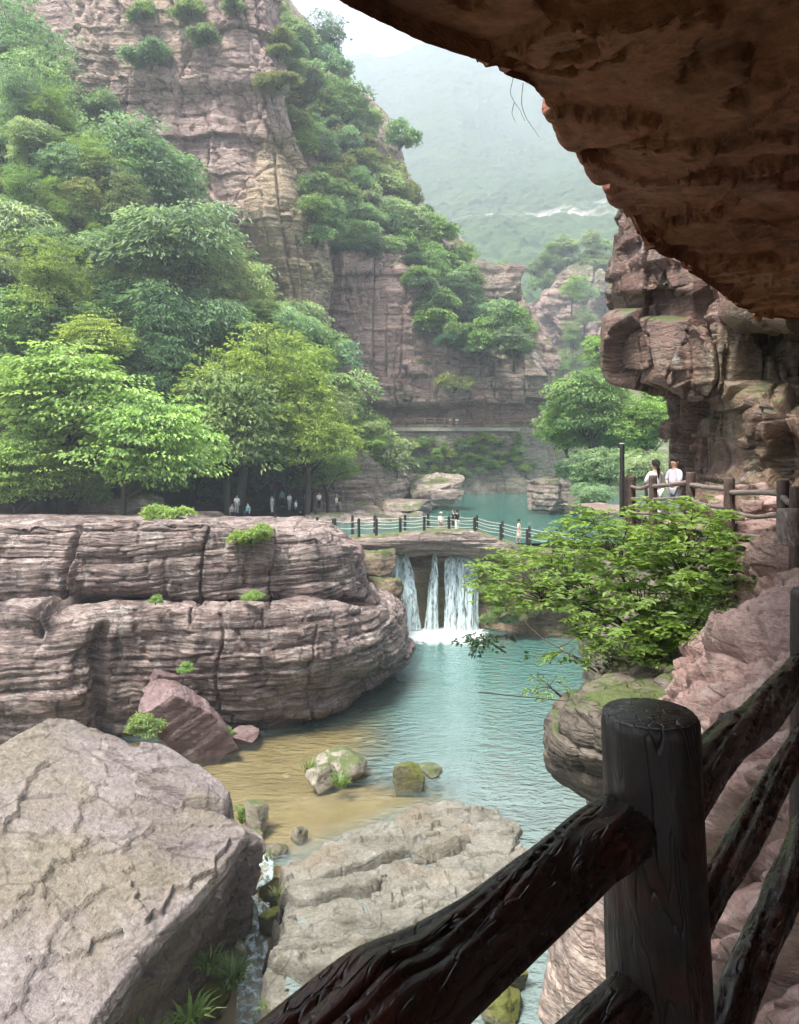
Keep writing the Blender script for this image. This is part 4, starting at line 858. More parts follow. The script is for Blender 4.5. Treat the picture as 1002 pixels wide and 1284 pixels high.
place(boulder('red_boulder', P(432, 702, 44), (1.1, 1.3, 1.25), 379, M['redstone'], n=40, sharp=.8, lump=.12, rot=(.3, .5, .2)), 'red broken block on the shoulder of the banded wall near the dam', 'rock')
# wet ledge rocks left of the falls
for j, (x, y, w, h) in enumerate(((474, 712, 44, 40), (482, 750, 44, 46), (470, 790, 50, 40))):
    q = P(x, y, 52-j*1.2); k = q[1]/F
    place(boulder('ledge_rock', q, (w*k*.5, w*k*.5, h*k*.55), 390+j, M['damrock'], n=30, sharp=.7, th=.4, samp=.08), ['mossy block at the top left of the waterfall', 'mossy block half way down the left fall', 'lowest wet block at the foot of the left fall'][j], 'rock', 'wet blocks beside the left fall')
# rubble of the right bank
for j, (x, y, Yd, w, h, mt_) in enumerate(((905, 700, 13, 60, 26, 'dark'), (842, 880, 10.6, 34, 44, 'dark'), (780, 868, 11, 60, 30, 'dark'), (815, 850, 11.6, 46, 30, 'dark'), (748, 868, 11.6, 44, 30, 'dark'), (870, 705, 14.4, 40, 22, 'pale'), (770, 842, 12.2, 30, 20, 'pale'), (884, 812, 11.4, 30, 22, 'bank'), (806, 895, 9.8, 26, 18, 'dark'))):
    k = Yd/F
    place(boulder('bank_rock', P(x, y, Yd), (w*k*.5, w*k*.45, h*k*.5), 410+j, M[mt_], n=26, sharp=.85, lump=.15, rot=(.1*j, .2, j)), 'loose rock among leaf litter on the bank below the leafy bush', 'rock', 'loose rocks on the bank')
for j in range(26):   # red rubble at the foot of the wall behind the path
    x = rs_.uniform(905, 1010); Yd = rs_.uniform(14.2, 17.5)-(x-905)*.015; k = Yd/F; s = rs_.uniform(.10, .32)
    q = P(x, 0, Yd); q[2] = -1.62+s*.4+max(0, (Yd-14.8)*.35)
    place(boulder('rubble', q, (s, s*.9, s*.65), 440+j, M['bank'], n=10, sharp=.8, lump=.2, rot=(0, 0, j)), 'reddish rubble stone at the foot of the cave wall behind the path', 'rubble stone', 'red rubble behind the path')
# falls
def fall(name, xt0, xt1, yt_, xb0, xb1, yb_, Yt, Yb, lab, n=40, seed=0):
    R_ = []
    for i in range(9):
        t_ = i/8; y = yt_+(yb_-yt_)*t_**1.0; Yd = Yt+(Yb-Yt)*min(1, (t_*1.8))**.5
        a = xt0+(xb0-xt0)*t_; b = xt1+(xb1-xt1)*t_
        R_.append([(a+(b-a)*u, y, Yd+(.35 if u in (0, 1) else 0)) for u in (0, .2, .4, .6, .8, 1)])
    def dd(x, y, z): return .28*(fbm(x*3.2, y*0, z*.25, 500+seed, 4)-.5)*2
    return tag(sheet(name, R_, 90, n*3, dd, M['falls']), lab, 'waterfall', 'waterfalls under the footbridge')
fall('waterfall', 479, 513, 690, 497, 528, 790, 55.6, 54.6, 'left waterfall dropping over a slanting mossy ledge', seed=1)
fall('waterfall', 541, 550, 694, 532, 549, 792, 55.8, 54.8, 'narrow middle waterfall between the rock ribs', seed=2)
fall('waterfall', 560, 600, 694, 556, 601, 792, 55.8, 54.7, 'broad right waterfall under the stone arch', seed=3)
# narrow cascade between boulder and slab
def strip(name, pts, w, mat, n, seed, amp):
    C_ = cr(np.array(pts), n); T_ = np.gradient(C_, axis=0); S_ = np.cross(T_, (0, 0, 1)); S_ /= np.linalg.norm(S_, axis=1, keepdims=True)
    W_ = cr(np.array(w), n); m_ = 14; u = np.linspace(-1, 1, m_)
    G = C_[:, None]+S_[:, None]*u[None, :, None]*W_[:, None, None]
    G[..., 2] += amp*(fbm(G[..., 0]*4, G[..., 1]*4, G[..., 2], seed, 4)-.5)+.06*(1-u**2)
    return mesh(name, G.reshape(-1, 3), gfaces(n, m_), M[mat])
o = strip('cascade', [PZ(334, 1075, WL+.03), PZ(330, 1098, WL+.02), PZ(324, 1116, -13.1), PZ(315, 1135, -13.5), PZ(320, 1165, -14.1), PZ(318, 1200, -14.5), PZ(316, 1240, -14.75), PZ(312, 1300, -14.9), PZ(308, 1380, -15.1)], [.22, .3, .5, .55, .42, .38, .38, .36, .3], 'cascade', 160, 601, .35)
tag(o, 'narrow white cascade running down between the huge boulder and the flat slab', 'cascade')
# ================================================================ vegetation
def leaves(pos, dirs, up, L, W, tint, cup=.25):
    """one kite-shaped leaf per row; returns V, Q, tint per vertex"""
    n = len(pos); dirs = dirs/(np.linalg.norm(dirs, axis=1, keepdims=True)+1e-9)
    s = np.cross(dirs, up); s /= np.linalg.norm(s, axis=1, keepdims=True)+1e-9; nn = np.cross(s, dirs)
    L = np.broadcast_to(L, (n,))[:, None]; W = np.broadcast_to(W, (n,))[:, None]
    a = pos; b = pos+dirs*L*.45+s*W*.5+nn*W*cup; c = pos+dirs*L-nn*L*.12; d = pos+dirs*L*.45-s*W*.5+nn*W*cup
    V = np.stack([a, b, c, d], 1).reshape(-1, 3)
    return V, np.arange(4*n).reshape(n, 4), np.repeat(tint, 4)
def unit(rs, n):
    v = rs.normal(size=(n, 3)); return v/np.linalg.norm(v, axis=1, keepdims=True)
def sprays(rs, C, out, rad, per, L, W, droop=.25, flat=.12, jit=.5):
    """leaf sprays: C centres, out horizontal outward vectors; every spray is a shallow fan of leaves"""
    n = len(C); N = n*per
    t = np.sqrt(rs.rand(N)); a = rs.uniform(-1.25, 1.25, N)
    o = np.repeat(out, per, 0); c = np.repeat(C, per, 0); r = np.repeat(rad, per)
    h = np.stack([o[:, 0]*np.cos(a)-o[:, 1]*np.sin(a), o[:, 0]*np.sin(a)+o[:, 1]*np.cos(a), np.zeros(N)], 1)
    pos = c+h*(t*r)[:, None]-o*(r*.35)[:, None]; pos[:, 2] += -droop*(t**2)*r+rs.normal(size=N)*flat*r
    d = h*.8+rs.normal(size=(N, 3))*jit*.7; d[:, 2] -= .25
    up = np.array([0, 0, 1.])+rs.normal(size=(N, 3))*jit
    tint = np.clip(np.repeat(rs.normal(.5, .20, n), per)+rs.normal(0, .13, N), 0, 1)
    k = rs.uniform(.7, 1.3, N)
    return leaves(pos, d, up, L*k, W*k, tint)
def make_tree(name, seed, R, zc, nl, ns, per, L, W, lr=.42, droop=.25, flat=.1, trunk=.16, kind='tree', srad=.5, jit=.5, bare=.0, lowz=-.7):
    rs = np.random.RandomState(seed); R = np.array(R, float)
    lc = unit(rs, nl)*rs.uniform(.25, .78, (nl, 1)); lc[:, 2] = lc[:, 2]*.9; lc = lc*R; lc[0] = 0
    lrad = lr*R.min()*rs.uniform(.75, 1.35, nl)
    li = rs.randint(0, nl, ns); dr = unit(rs, ns); dr[:, 2] = np.where(dr[:, 2] < lowz, -dr[:, 2], dr[:, 2])
    C = lc[li]+dr*(lrad[li]*rs.uniform(.5, 1.28, ns))[:, None]*np.array([1.15, 1.15, .85])
    out = C.copy(); out[:, 2] = 0; out += rs.normal(size=C.shape)*.35*R.min(); out[:, 2] = 0; out /= np.linalg.norm(out, axis=1, keepdims=True)
    C[:, 2] += zc
    V, Q, T = sprays(rs, C, out, srad*rs.uniform(.5, 1.6, ns), per, L, W, droop, flat, jit)
    root = empty(name)
    cr_ = mesh('crown', V, Q, M['leaf'], root, smooth=False, attrs={'tint': T})
    parts = []
    if trunk:
        top = np.array([rs.normal()*.1*R[0], rs.normal()*.1*R[1], zc+R[2]*.5])
        tp = np.array([[0, 0, -1.2], [rs.normal()*.1, rs.normal()*.1, zc*.35], [rs.normal()*.25, rs.normal()*.25, zc*.7], top])
        parts.append(tube(tp, [trunk*1.3, trunk, trunk*.75, trunk*.2], 7, seed, .2, n=9))
        for i in range(nl):
            b = tp[1]+(tp[2]-tp[1])*rs.rand(); e = lc[i]+np.array([0, 0, zc]); m_ = (b+e)/2+np.array([0, 0, -.1*R[2]])
            parts.append(tube([b, m_, e], [trunk*.5, trunk*.32, trunk*.1], 5, seed+i, 0, n=5))
            idx = np.where(li == i)[0][:5]
            for j in idx: parts.append(tube([m_*.5+e*.5, C[j]], [trunk*.16, trunk*.05], 4, 0, 0))
    else:
        for i in range(nl): parts.append(tube([(0, 0, -.2), lc[i]*.5+np.array([0, 0, zc*.8]), lc[i]+np.array([0, 0, zc])], [.05, .035, .01], 5, 0, 0))
    V, Q = join(parts); mesh_t('trunk' if trunk else 'stems', V, Q, M['bark'], root)
    return root
def copy_thing(o, loc, rz, s, col, sz=None):
    r = o.copy(); COL.objects.link(r); r.location = loc; r.rotation_euler = (0, 0, rz); r.scale = (s, s, sz or s)
    for c in o.children:
        d = c.copy(); COL.objects.link(d); d.parent = r; d.matrix_parent_inverse = c.matrix_parent_inverse.copy(); d.color = (*col, 1)
    return r
PT = {}
# kinds: broad (layered sprays), fine (small leaves), maple (flat bright shelves), sumac (long drooping leaflets), shrub
PT['broad'] = make_tree('broadleaf_tree', 1, (3.0, 3.0, 2.5), 4.2, 13, 620, 20, .26, .13, srad=.62)
PT['fine'] = make_tree('small_leaved_tree', 2, (2.8, 2.8, 2.9), 4.4, 15, 720, 22, .19, .085, srad=.5, jit=.7)
PT['maple'] = make_tree('maple_tree', 3, (3.8, 3.4, 3.0), 4.6, 16, 560, 26, .22, .13, srad=.95, flat=.045, droop=.12, jit=.3)
PT['sumac'] = make_tree('sumac_tree', 4, (3.1, 3.1, 2.4), 4.0, 12, 520, 22, .32, .10, srad=.75, droop=.5, flat=.06, jit=.3)
PT['shrub'] = make_tree('shrub', 5, (1.5, 1.5, 1.0), .55, 8, 260, 18, .20, .10, trunk=0, srad=.4, lowz=-.2)
PT['bush'] = make_tree('bush', 6, (1.9, 1.7, .8), .5, 10, 300, 18, .22, .09, trunk=0, srad=.45, jit=.8)
PT['dome'] = make_tree('round_tree', 7, (3.3, 3.3, 3.2), 4.6, 26, 1150, 20, .24, .12, lr=.36, srad=.5, lowz=-.6)
NM = dict(broad='broadleaf_tree', fine='small_leaved_tree', maple='maple_tree', sumac='sumac_tree', shrub='shrub', bush='bush', dome='round_tree')
CT = dict(broad='tree', fine='tree', maple='tree', sumac='tree', shrub='shrub', bush='bush', dome='tree')
HC = dict(broad=4.2, fine=4.4, maple=4.6, sumac=4.0, shrub=.75, bush=.7, dome=4.6)
RX = dict(broad=3.9, fine=3.6, maple=4.7, sumac=4.0, shrub=1.9, bush=2.3, dome=4.2)
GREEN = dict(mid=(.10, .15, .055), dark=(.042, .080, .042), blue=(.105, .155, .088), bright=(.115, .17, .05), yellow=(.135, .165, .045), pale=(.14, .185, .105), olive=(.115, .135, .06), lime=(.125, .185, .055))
rt = np.random.RandomState(77)
used = set()
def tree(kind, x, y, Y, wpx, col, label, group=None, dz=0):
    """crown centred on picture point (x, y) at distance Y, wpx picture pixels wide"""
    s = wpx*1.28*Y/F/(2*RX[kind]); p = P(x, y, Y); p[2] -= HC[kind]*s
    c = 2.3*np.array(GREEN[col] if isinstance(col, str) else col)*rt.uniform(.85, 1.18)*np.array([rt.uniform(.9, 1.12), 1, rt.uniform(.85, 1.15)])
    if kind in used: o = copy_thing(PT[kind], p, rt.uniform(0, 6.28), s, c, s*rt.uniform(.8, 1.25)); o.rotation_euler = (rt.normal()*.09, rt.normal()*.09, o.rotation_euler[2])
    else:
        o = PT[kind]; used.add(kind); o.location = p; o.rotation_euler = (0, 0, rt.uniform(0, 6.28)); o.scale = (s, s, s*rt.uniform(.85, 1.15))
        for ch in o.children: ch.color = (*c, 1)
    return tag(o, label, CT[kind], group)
G1 = 'trees of the left slope'
named = [
 ('maple', 80, 470, 66, 230, 'bright', 'bright yellow green layered maple, largest crown at the left edge'),
 ('maple', 150, 545, 63, 200, 'lime', 'bright green maple whose flat shelves hang over the rock terrace at left'),
 ('maple', 20, 590, 63, 150, 'bright', 'low green maple at the left edge above the banded wall'),
 ('maple', 130, 420, 70, 110, 'yellow', 'small yellow green maple top standing out above the largest maple'),
 ('fine', 60, 345, 74, 120, 'yellow', 'yellow green feathery tree high at the left edge'),
 ('fine', 305, 470, 74, 170, 'yellow', 'yellow tinged tree in the middle of the left grove, over the dark hollow'),
 ('broad', 285, 540, 73, 170, 'mid', 'mid green tree hanging low over the dark hollow and the visitors'),
 ('fine', 385, 545, 74, 110, 'yellow', 'yellow green drooping tree right above the visitors on the terrace'),
 ('sumac', 240, 320, 84, 190, 'blue', 'grey green sumac with long drooping leaves below the tall cliff'),
 ('sumac', 230, 400, 80, 150, 'blue', 'blue green sumac in front of the dark gap in the grove'),
 ('broad', 150, 205, 92, 160, 'blue', 'blue green tree rising against the foot of the tall pink cliff'),
 ('dome', 385, 440, 90, 100, 'blue', 'blue green rounded tree touching the tall cliff foot at right of the grove'),
 ('sumac', 420, 500, 88, 110, 'pale', 'pale green feathery tree at the right end of the left grove'),
 ('broad', 465, 560, 90, 100, 'pale', 'pale bushy tree above the bedded outcrop near the lake'),
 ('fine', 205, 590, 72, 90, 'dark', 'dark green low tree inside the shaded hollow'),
]
for a in named: tree(*a[:6], a[6], G1)
back = []
for (x, y, Y, w_, k, c_) in [
 (20, 55, 100, 120, 'fine', 'blue'), (-30, 110, 98, 120, 'broad', 'blue'), (45, 105, 98, 95, 'fine', 'blue'), (10, 180, 92, 130, 'fine', 'pale'), (85, 165, 98, 100, 'broad', 'mid'), (-20, 240, 88, 130, 'broad', 'pale'),
 (70, 235, 92, 120, 'broad', 'mid'), (125, 260, 90, 120, 'sumac', 'blue'), (20, 300, 84, 130, 'sumac', 'pale'), (190, 245, 95, 110, 'broad', 'blue'), (160, 310, 88, 120, 'broad', 'mid'), (100, 330, 84, 120, 'sumac', 'pale'),
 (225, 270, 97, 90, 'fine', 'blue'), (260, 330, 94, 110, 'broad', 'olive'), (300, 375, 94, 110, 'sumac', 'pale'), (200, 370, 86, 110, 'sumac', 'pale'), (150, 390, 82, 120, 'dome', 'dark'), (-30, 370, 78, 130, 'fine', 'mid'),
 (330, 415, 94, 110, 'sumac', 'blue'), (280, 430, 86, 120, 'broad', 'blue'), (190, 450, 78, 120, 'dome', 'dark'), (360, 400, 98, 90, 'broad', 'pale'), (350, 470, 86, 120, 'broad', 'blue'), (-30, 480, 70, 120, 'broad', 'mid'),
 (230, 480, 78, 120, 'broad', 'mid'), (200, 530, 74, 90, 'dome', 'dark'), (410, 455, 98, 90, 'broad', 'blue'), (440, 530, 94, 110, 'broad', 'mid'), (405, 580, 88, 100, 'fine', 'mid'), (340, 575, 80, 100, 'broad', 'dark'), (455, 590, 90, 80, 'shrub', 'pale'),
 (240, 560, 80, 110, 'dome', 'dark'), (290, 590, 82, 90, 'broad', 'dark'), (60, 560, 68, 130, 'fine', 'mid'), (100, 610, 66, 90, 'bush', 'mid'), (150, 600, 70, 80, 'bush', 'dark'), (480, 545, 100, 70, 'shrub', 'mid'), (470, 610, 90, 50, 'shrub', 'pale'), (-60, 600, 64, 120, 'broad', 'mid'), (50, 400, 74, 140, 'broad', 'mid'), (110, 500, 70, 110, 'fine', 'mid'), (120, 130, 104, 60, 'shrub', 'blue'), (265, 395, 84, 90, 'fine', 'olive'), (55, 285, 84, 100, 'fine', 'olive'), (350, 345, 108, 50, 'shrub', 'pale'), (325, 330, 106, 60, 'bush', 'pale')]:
    tree(k, x+rt.uniform(-6, 6), y+rt.uniform(-5, 5), Y, w_*1.05, c_, 'green tree or shrub of the dense grove covering the left slope', G1+', unremarkable')
def inpoly(pl, n, rs, mind=14):
    pl = np.array(pl, float); out = []; lo, hi = pl.min(0), pl.max(0); tries = 0
    while len(out) < n and tries < 20000:
        tries += 1; q = rs.uniform(lo, hi)
        if sdpoly(np.array([q[0]]), np.array([q[1]]), pl)[0] > 0 and all(math.hypot(q[0]-a, q[1]-b) > mind for a, b in out): out.append(tuple(q))
    return out
for q in inpoly([(-10, 130), (60, 60), (110, 190), (200, 240), (300, 350), (400, 430), (470, 540), (450, 600), (330, 560), (250, 560), (190, 480), (120, 400), (40, 380), (-10, 380)], 62, rt, 21):
    Yd = float(np.interp(q[1], [60, 300, 450, 600], [98, 86, 80, 74]))+(q[0]-150)*.03-2.5
    tree(str(rt.choice(['broad', 'fine', 'sumac', 'fine', 'bush'])), q[0], q[1], Yd, rt.uniform(42, 78), str(rt.choice(['mid', 'pale', 'blue', 'olive', 'bright', 'pale', 'mid'])), 'green tree or shrub of the dense grove covering the left slope', G1+', unremarkable')
def put(lst, group):
    for (x, y, Y, w_, k, c_, lb) in lst: tree(k, x, y, Y, w_, c_, lb, group)
G2 = 'shrubs on the tall left cliff'
put([(180, 12, 103, 44, 'shrub', 'mid', 'small green shrub at the very top of the tall cliff left of centre'), (182, 62, 102, 70, 'bush', 'blue', 'wide grey green bush clinging to the middle of the tall cliff face'), (262, 40, 100, 48, 'shrub', 'blue', 'compact shrub on the tall cliff right of the wide bush'), (240, 8, 101, 46, 'shrub', 'pale', 'pale shrub at the top edge of the photo on the tall cliff'), (295, 2, 100, 40, 'bush', 'pale', 'shrub at the upper right rim of the tall cliff')], G2)
G3 = 'shrubs on the ridge behind'
put([(400, 55, 148, 60, 'fine', 'dark', 'lone dark tree on the ridge skyline right of the tall cliff'), (500, 172, 146, 50, 'shrub', 'blue', 'grey green tree leaning out from the ridge crest against the sky'), (345, 10, 145, 50, 'fine', 'mid', 'tree on the ridge just under the cave roof tip'), (575, 420, 118, 30, 'shrub', 'lime', 'bright green shrub low on the ridge face'), (570, 475, 118, 60, 'bush', 'olive', 'hanging bush just above the far walkway'), (640, 410, 118, 60, 'shrub', 'olive', 'olive shrub right below the lone crag')], G3)
# band of vegetation over the ridge, many individuals
DG = bpy.context.evaluated_depsgraph_get(); DG.update()
def hit(x, y, names=None, dmax=2000):
    d = Vector(((x-CX)/F, 1, (HY-y)/F)).normalized()
    ok, loc, nrm, idx, ob, mt_ = sc.ray_cast(DG, Vector((0, 0, 0)), d, distance=dmax)
    return (loc, nrm, ob) if ok else None
for q in inpoly([(345, 20), (380, 40), (420, 90), (455, 150), (500, 225), (540, 275), (590, 335), (598, 370), (660, 410), (665, 440), (600, 430), (560, 450), (530, 350), (500, 310), (430, 310), (395, 300), (385, 220), (350, 110)], 110, rt, 12):
    yt_ = q[1]; c_ = rt.choice(['mid', 'pale', 'olive', 'blue', 'pale', 'olive']) if yt_ < 250 else rt.choice(['mid', 'mid', 'pale', 'blue', 'dark'])
    h = hit(*q)
    Yd = (h[0].y if h and h[0].y > 100 else 135)-1.5
    tree(str(rt.choice(['shrub', 'shrub', 'bush', 'broad', 'bush'])), q[0], q[1], Yd, rt.uniform(38, 66), c_, 'shrub or small tree of the green belt draped over the ridge behind the tall cliff', 'green belt on the ridge')
for q in inpoly([(505, 548), (660, 545), (668, 600), (640, 580), (600, 590), (560, 600), (505, 612)], 55, rt, 6):
    tree('bush' if rt.rand() < .5 else 'shrub', q[0], q[1], 120.3, rt.uniform(12, 26), rt.choice(['pale', 'mid', 'lime', 'yellow']), 'creeper or tuft hanging on the mossy wall under the far walkway', 'creepers on the far wall')
for q in inpoly([(690, 300), (760, 290), (770, 345), (715, 330), (690, 350), (640, 375), (600, 330), (650, 340)], 20, rt, 12):
    tree('shrub' if rt.rand() < .6 else 'dome', q[0], q[1]+4, 262, rt.uniform(20, 36), rt.choice(['mid', 'pale']), 'hazy tree on the shelf above the far cliff', 'hazy trees round the far cliff')
for q in inpoly([(716, 350), (735, 345), (740, 440), (715, 440)], 6, rt, 12)+inpoly([(690, 455), (760, 450), (770, 480), (700, 480)], 8, rt, 12):
    tree('fine', q[0], q[1], 240, rt.uniform(20, 34), rt.choice(['mid', 'pale', 'lime']), 'hazy tree growing in the gully and foot of the far cliff', 'hazy trees round the far cliff')
G4 = 'round trees on the right shore'
put([(745, 520, 78, 130, 'dome', 'mid', 'large rounded dark green tree on the right shore behind the tall thin pole'), (712, 545, 82, 70, 'dome', 'lime', 'bright green rounded tree at the left side of the right shore grove'), (815, 530, 74, 90, 'dome', 'lime', 'bright green tree in the gap beside the rock pillar'), (770, 470, 120, 90, 'dome', 'lime', 'lime green tree behind the rounded dark one, under the hanging rock block'), (720, 480, 120, 70, 'broad', 'yellow', 'yellow green tree behind the shore grove'), (695, 520, 110, 46, 'shrub', 'olive', 'grey olive shrub at the right end of the far walkway'), (760, 585, 66, 80, 'broad', 'blue', 'grey green low tree between the shore rocks and the tall thin pole'), (715, 590, 74, 50, 'bush', 'dark', 'dark bush at the foot of the rounded tree'), (812, 580, 60, 70, 'sumac', 'pale', 'pale feathery tree behind the two women at the rail'), (745, 615, 52, 60, 'sumac', 'blue', 'feathery blue green shrub above the leafy foreground bush'), (785, 560, 84, 80, 'dome', 'mid', 'mid green tree filling the middle of the right shore grove'), (835, 490, 84, 70, 'broad', 'bright', 'bright tree tight under the hanging rock block'), (505, 603, 92, 34, 'bush', 'pale', 'pale green bush on the left lake shore beside the thin pole'), (480, 585, 94, 40, 'shrub', 'mid', 'shrub over the bedded outcrop')], G4)
# far hillside right of the lake
# dam ivy and wall tufts
for q in inpoly([(606, 700), (725, 695), (735, 760), (690, 765), (650, 775), (606, 780)], 30, rt, 10):
    tree('bush', q[0], q[1], 52.2, rt.uniform(20, 36), rt.choice(['mid', 'bright', 'olive', 'dark']), 'leafy creeper tuft covering the dam wall right of the waterfalls', 'creepers on the dam wall')
put([(316, 668, 36.5, 62, 'bush', 'bright', 'bright green grass bush spilling over the top of the banded wall'), (212, 637, 50, 70, 'bush', 'bright', 'low flat green tuft on the rock terrace'), (318, 745, 35, 36, 'bush', 'bright', 'small fern tuft growing in the ledge of the banded wall'), (195, 752, 34, 22, 'shrub', 'mid', 'tiny plant in the joint of the banded wall'), (236, 836, 33.5, 26, 'shrub', 'bright', 'tiny plant on the lower banded wall'), (175, 905, 31, 52, 'shrub', 'mid', 'green shrub at the foot of the wall left of the fallen red rock'), (285, 917, 34.2, 18, 'shrub', 'bright', 'tiny plant beside the fallen red rock at the water')], 'plants on the banded wall')
# ---- near leafy bush on the right bank
def leafy_bush():
    rs = np.random.RandomState(9); root = empty('leafy_bush', tuple(P(845, 800, 13.5)))
    o0 = np.array(root.location); parts = []; VV, QQ, TT = [], [], []; off = 0
    hubs = []
    poly = [(604, 712), (640, 690), (690, 690), (705, 655), (735, 640), (800, 640), (850, 628), (905, 640), (905, 690), (915, 740), (900, 785), (835, 825), (770, 815), (720, 800), (735, 770), (700, 752), (655, 760), (612, 752)]
    pts_ = inpoly(poly, 230, rs, 11)
    for (x, y) in pts_:
        Yd = 12.2+ (845-x)*.009+rs.uniform(-1.1, 1.3)+(y-720)*-.006
        hubs.append(P(x, y, Yd)-o0)
    base = np.array([.2, 0, -.5]); lim = [np.array(P(*q))-o0 for q in ((800, 760, 13), (720, 735, 13.4), (860, 700, 12.8), (760, 680, 13.2), (680, 725, 13.6), (640, 735, 14), (880, 750, 12.6), (800, 800, 12.8))]
    for q in lim:
        m_ = (base+q)/2+rs.normal(size=3)*.12+np.array([0, 0, .12]); parts.append(tube([base, m_, q], [.05, .03, .014], 6, 0, .2, n=7))
    for q in hubs:
        j = int(np.argmin([np.linalg.norm(q-l) for l in lim])); l = lim[j]
        b = l*.8+base*.2
        m_ = (b+q)/2+rs.normal(size=3)*.08+np.array([0, 0, .1]); parts.append(tube([b, m_, q], [.012, .009, .004], 4, 0, 0, n=5))
        out = q-b*.8; out[2] *= .3; out /= np.linalg.norm(out)+1e-6
        for k in range(5):           # compound leaf stalks with paired leaflets
            a = rs.uniform(-1.3, 1.3); h = np.array([out[0]*math.cos(a)-out[1]*math.sin(a), out[0]*math.sin(a)+out[1]*math.cos(a), rs.uniform(-.1, .35)]); h /= np.linalg.norm(h)
            st = q+rs.normal(size=3)*.06; Ls = rs.uniform(.22, .42); npair = rs.randint(3, 6)
            tt = (np.arange(npair)+.6)/npair; cpos = st+h*(tt*Ls)[:, None]; cpos[:, 2] -= .22*(tt**2)*Ls
            side_ = np.cross(h, (0, 0, 1)); side_ /= np.linalg.norm(side_)
            pos = np.vstack([cpos, cpos, cpos[-1:]]); d = np.vstack([np.tile(side_+h*.45, (npair, 1)), np.tile(-side_+h*.45, (npair, 1)), h[None]])+rs.normal(size=(2*npair+1, 3))*.16
            up = np.array([0, 0, 1.])+rs.normal(size=(len(pos), 3))*.22+rs.normal(size=3)*.25
            tn = np.clip(rs.normal(.5, .15)+rs.normal(0, .1, len(pos)), 0, 1); kk = rs.uniform(.75, 1.25)
            V, Q, T = leaves(pos, d, up, .135*kk, .062*kk, tn, .12)
            VV.append(V); QQ.append(Q+off); TT.append(T); off += len(V)
    cm = mesh('foliage', np.vstack(VV), np.vstack(QQ), M['leaf'], root, False, {'tint': np.concatenate(TT)}); cm.color = (.18, .27, .06, 1)
    V, Q = join(parts); mesh_t('stems', V, Q, M['bark'], root)
    return tag(root, 'large leafy green bush on the right bank in front of the dam and lake', 'bush')
leafy_bush()
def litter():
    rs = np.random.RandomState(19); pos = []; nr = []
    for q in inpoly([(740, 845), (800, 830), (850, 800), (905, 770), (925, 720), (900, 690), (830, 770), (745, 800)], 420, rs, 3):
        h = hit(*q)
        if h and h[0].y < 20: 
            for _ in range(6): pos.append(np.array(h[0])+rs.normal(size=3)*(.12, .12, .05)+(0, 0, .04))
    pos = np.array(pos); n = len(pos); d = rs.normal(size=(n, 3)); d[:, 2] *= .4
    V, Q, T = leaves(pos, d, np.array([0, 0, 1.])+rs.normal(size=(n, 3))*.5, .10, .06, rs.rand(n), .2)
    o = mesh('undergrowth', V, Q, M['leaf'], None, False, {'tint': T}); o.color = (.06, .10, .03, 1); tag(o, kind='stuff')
litter()
# low cover on the ledge of the hollow and hillside so that no bare soil shows between crowns
def cover(name, ctrl, n, L, W, col, seed, cond=None):
    rs = np.random.RandomState(seed); A = np.array([[P(*p) for p in row] for row in ctrl], float)
    G = cr(A, 60); G = np.swapaxes(cr(np.swapaxes(G, 0, 1), 60), 0, 1); i = rs.randint(0, 59, n); j = rs.randint(0, 59, n); u = rs.rand(n, 1); v = rs.rand(n, 1)
    p = G[i, j]*(1-u)*(1-v)+G[i+1, j]*u*(1-v)+G[i, j+1]*(1-u)*v+G[i+1, j+1]*u*v
    c = p+np.array([0, -1.6, .3])+rs.normal(size=(n, 3))*(.3, .5, .5)
    out = np.tile([0.2, -1, 0], (n, 1))+rs.normal(size=(n, 3))*.5; out[:, 2] = 0; out /= np.linalg.norm(out, axis=1, keepdims=True)
    V, Q, T = sprays(rs, c, out, rs.uniform(.4, .9, n), 12, L, W, .4, .15, .6)
    o = mesh(name, V, Q, M['leaf'], None, False, {'tint': T}); o.color = (*col, 1); return tag(o, kind='stuff')
cover('undergrowth', hill[1:5], 5200, .36, .18, (.13, .20, .07), 31)
# trailing twigs at the cave mouth and over the water
def twig(name, pts, r, lab, cat, leafy=0, seed=0):
    rs = np.random.RandomState(seed); parts = []
    for pl in pts: parts.append(tube([P(*q) for q in pl], np.linspace(r, r*.4, len(pl)), 5, seed, 0, n=len(pl)*4))
    V, Q = join(parts); o = mesh_t(name, V, Q, M['bark']); tag(o, lab, cat)
    return o
twig('hanging_twig', [[(644, 96, 4.7), (640, 116, 4.7), (645, 128, 4.7), (652, 138, 4.7), (658, 152, 4.7)], [(656, 104, 4.7), (654, 130, 4.7), (660, 148, 4.7), (668, 160, 4.7), (676, 172, 4.7)], [(645, 128, 4.7), (642, 142, 4.7), (647, 154, 4.7)]], .0022, 'thin bare twig hanging from the rim of the cave roof against the mist', 'twig')
twig('bare_twig', [[(655, 778, 12.5), (680, 800, 12.3), (700, 812, 12), (735, 835, 11.8)], [(700, 812, 12), (712, 806, 12.1), (724, 795, 12.2)]], .012, 'bare diagonal twig reaching over the turquoise water below the leafy bush', 'twig')
twig('bare_twig', [[(600, 868, 10.6), (660, 874, 10.6), (720, 880, 10.6), (765, 888, 10.6)]], .009, 'long thin horizontal twig over the water beside the overhanging dark rock', 'twig')
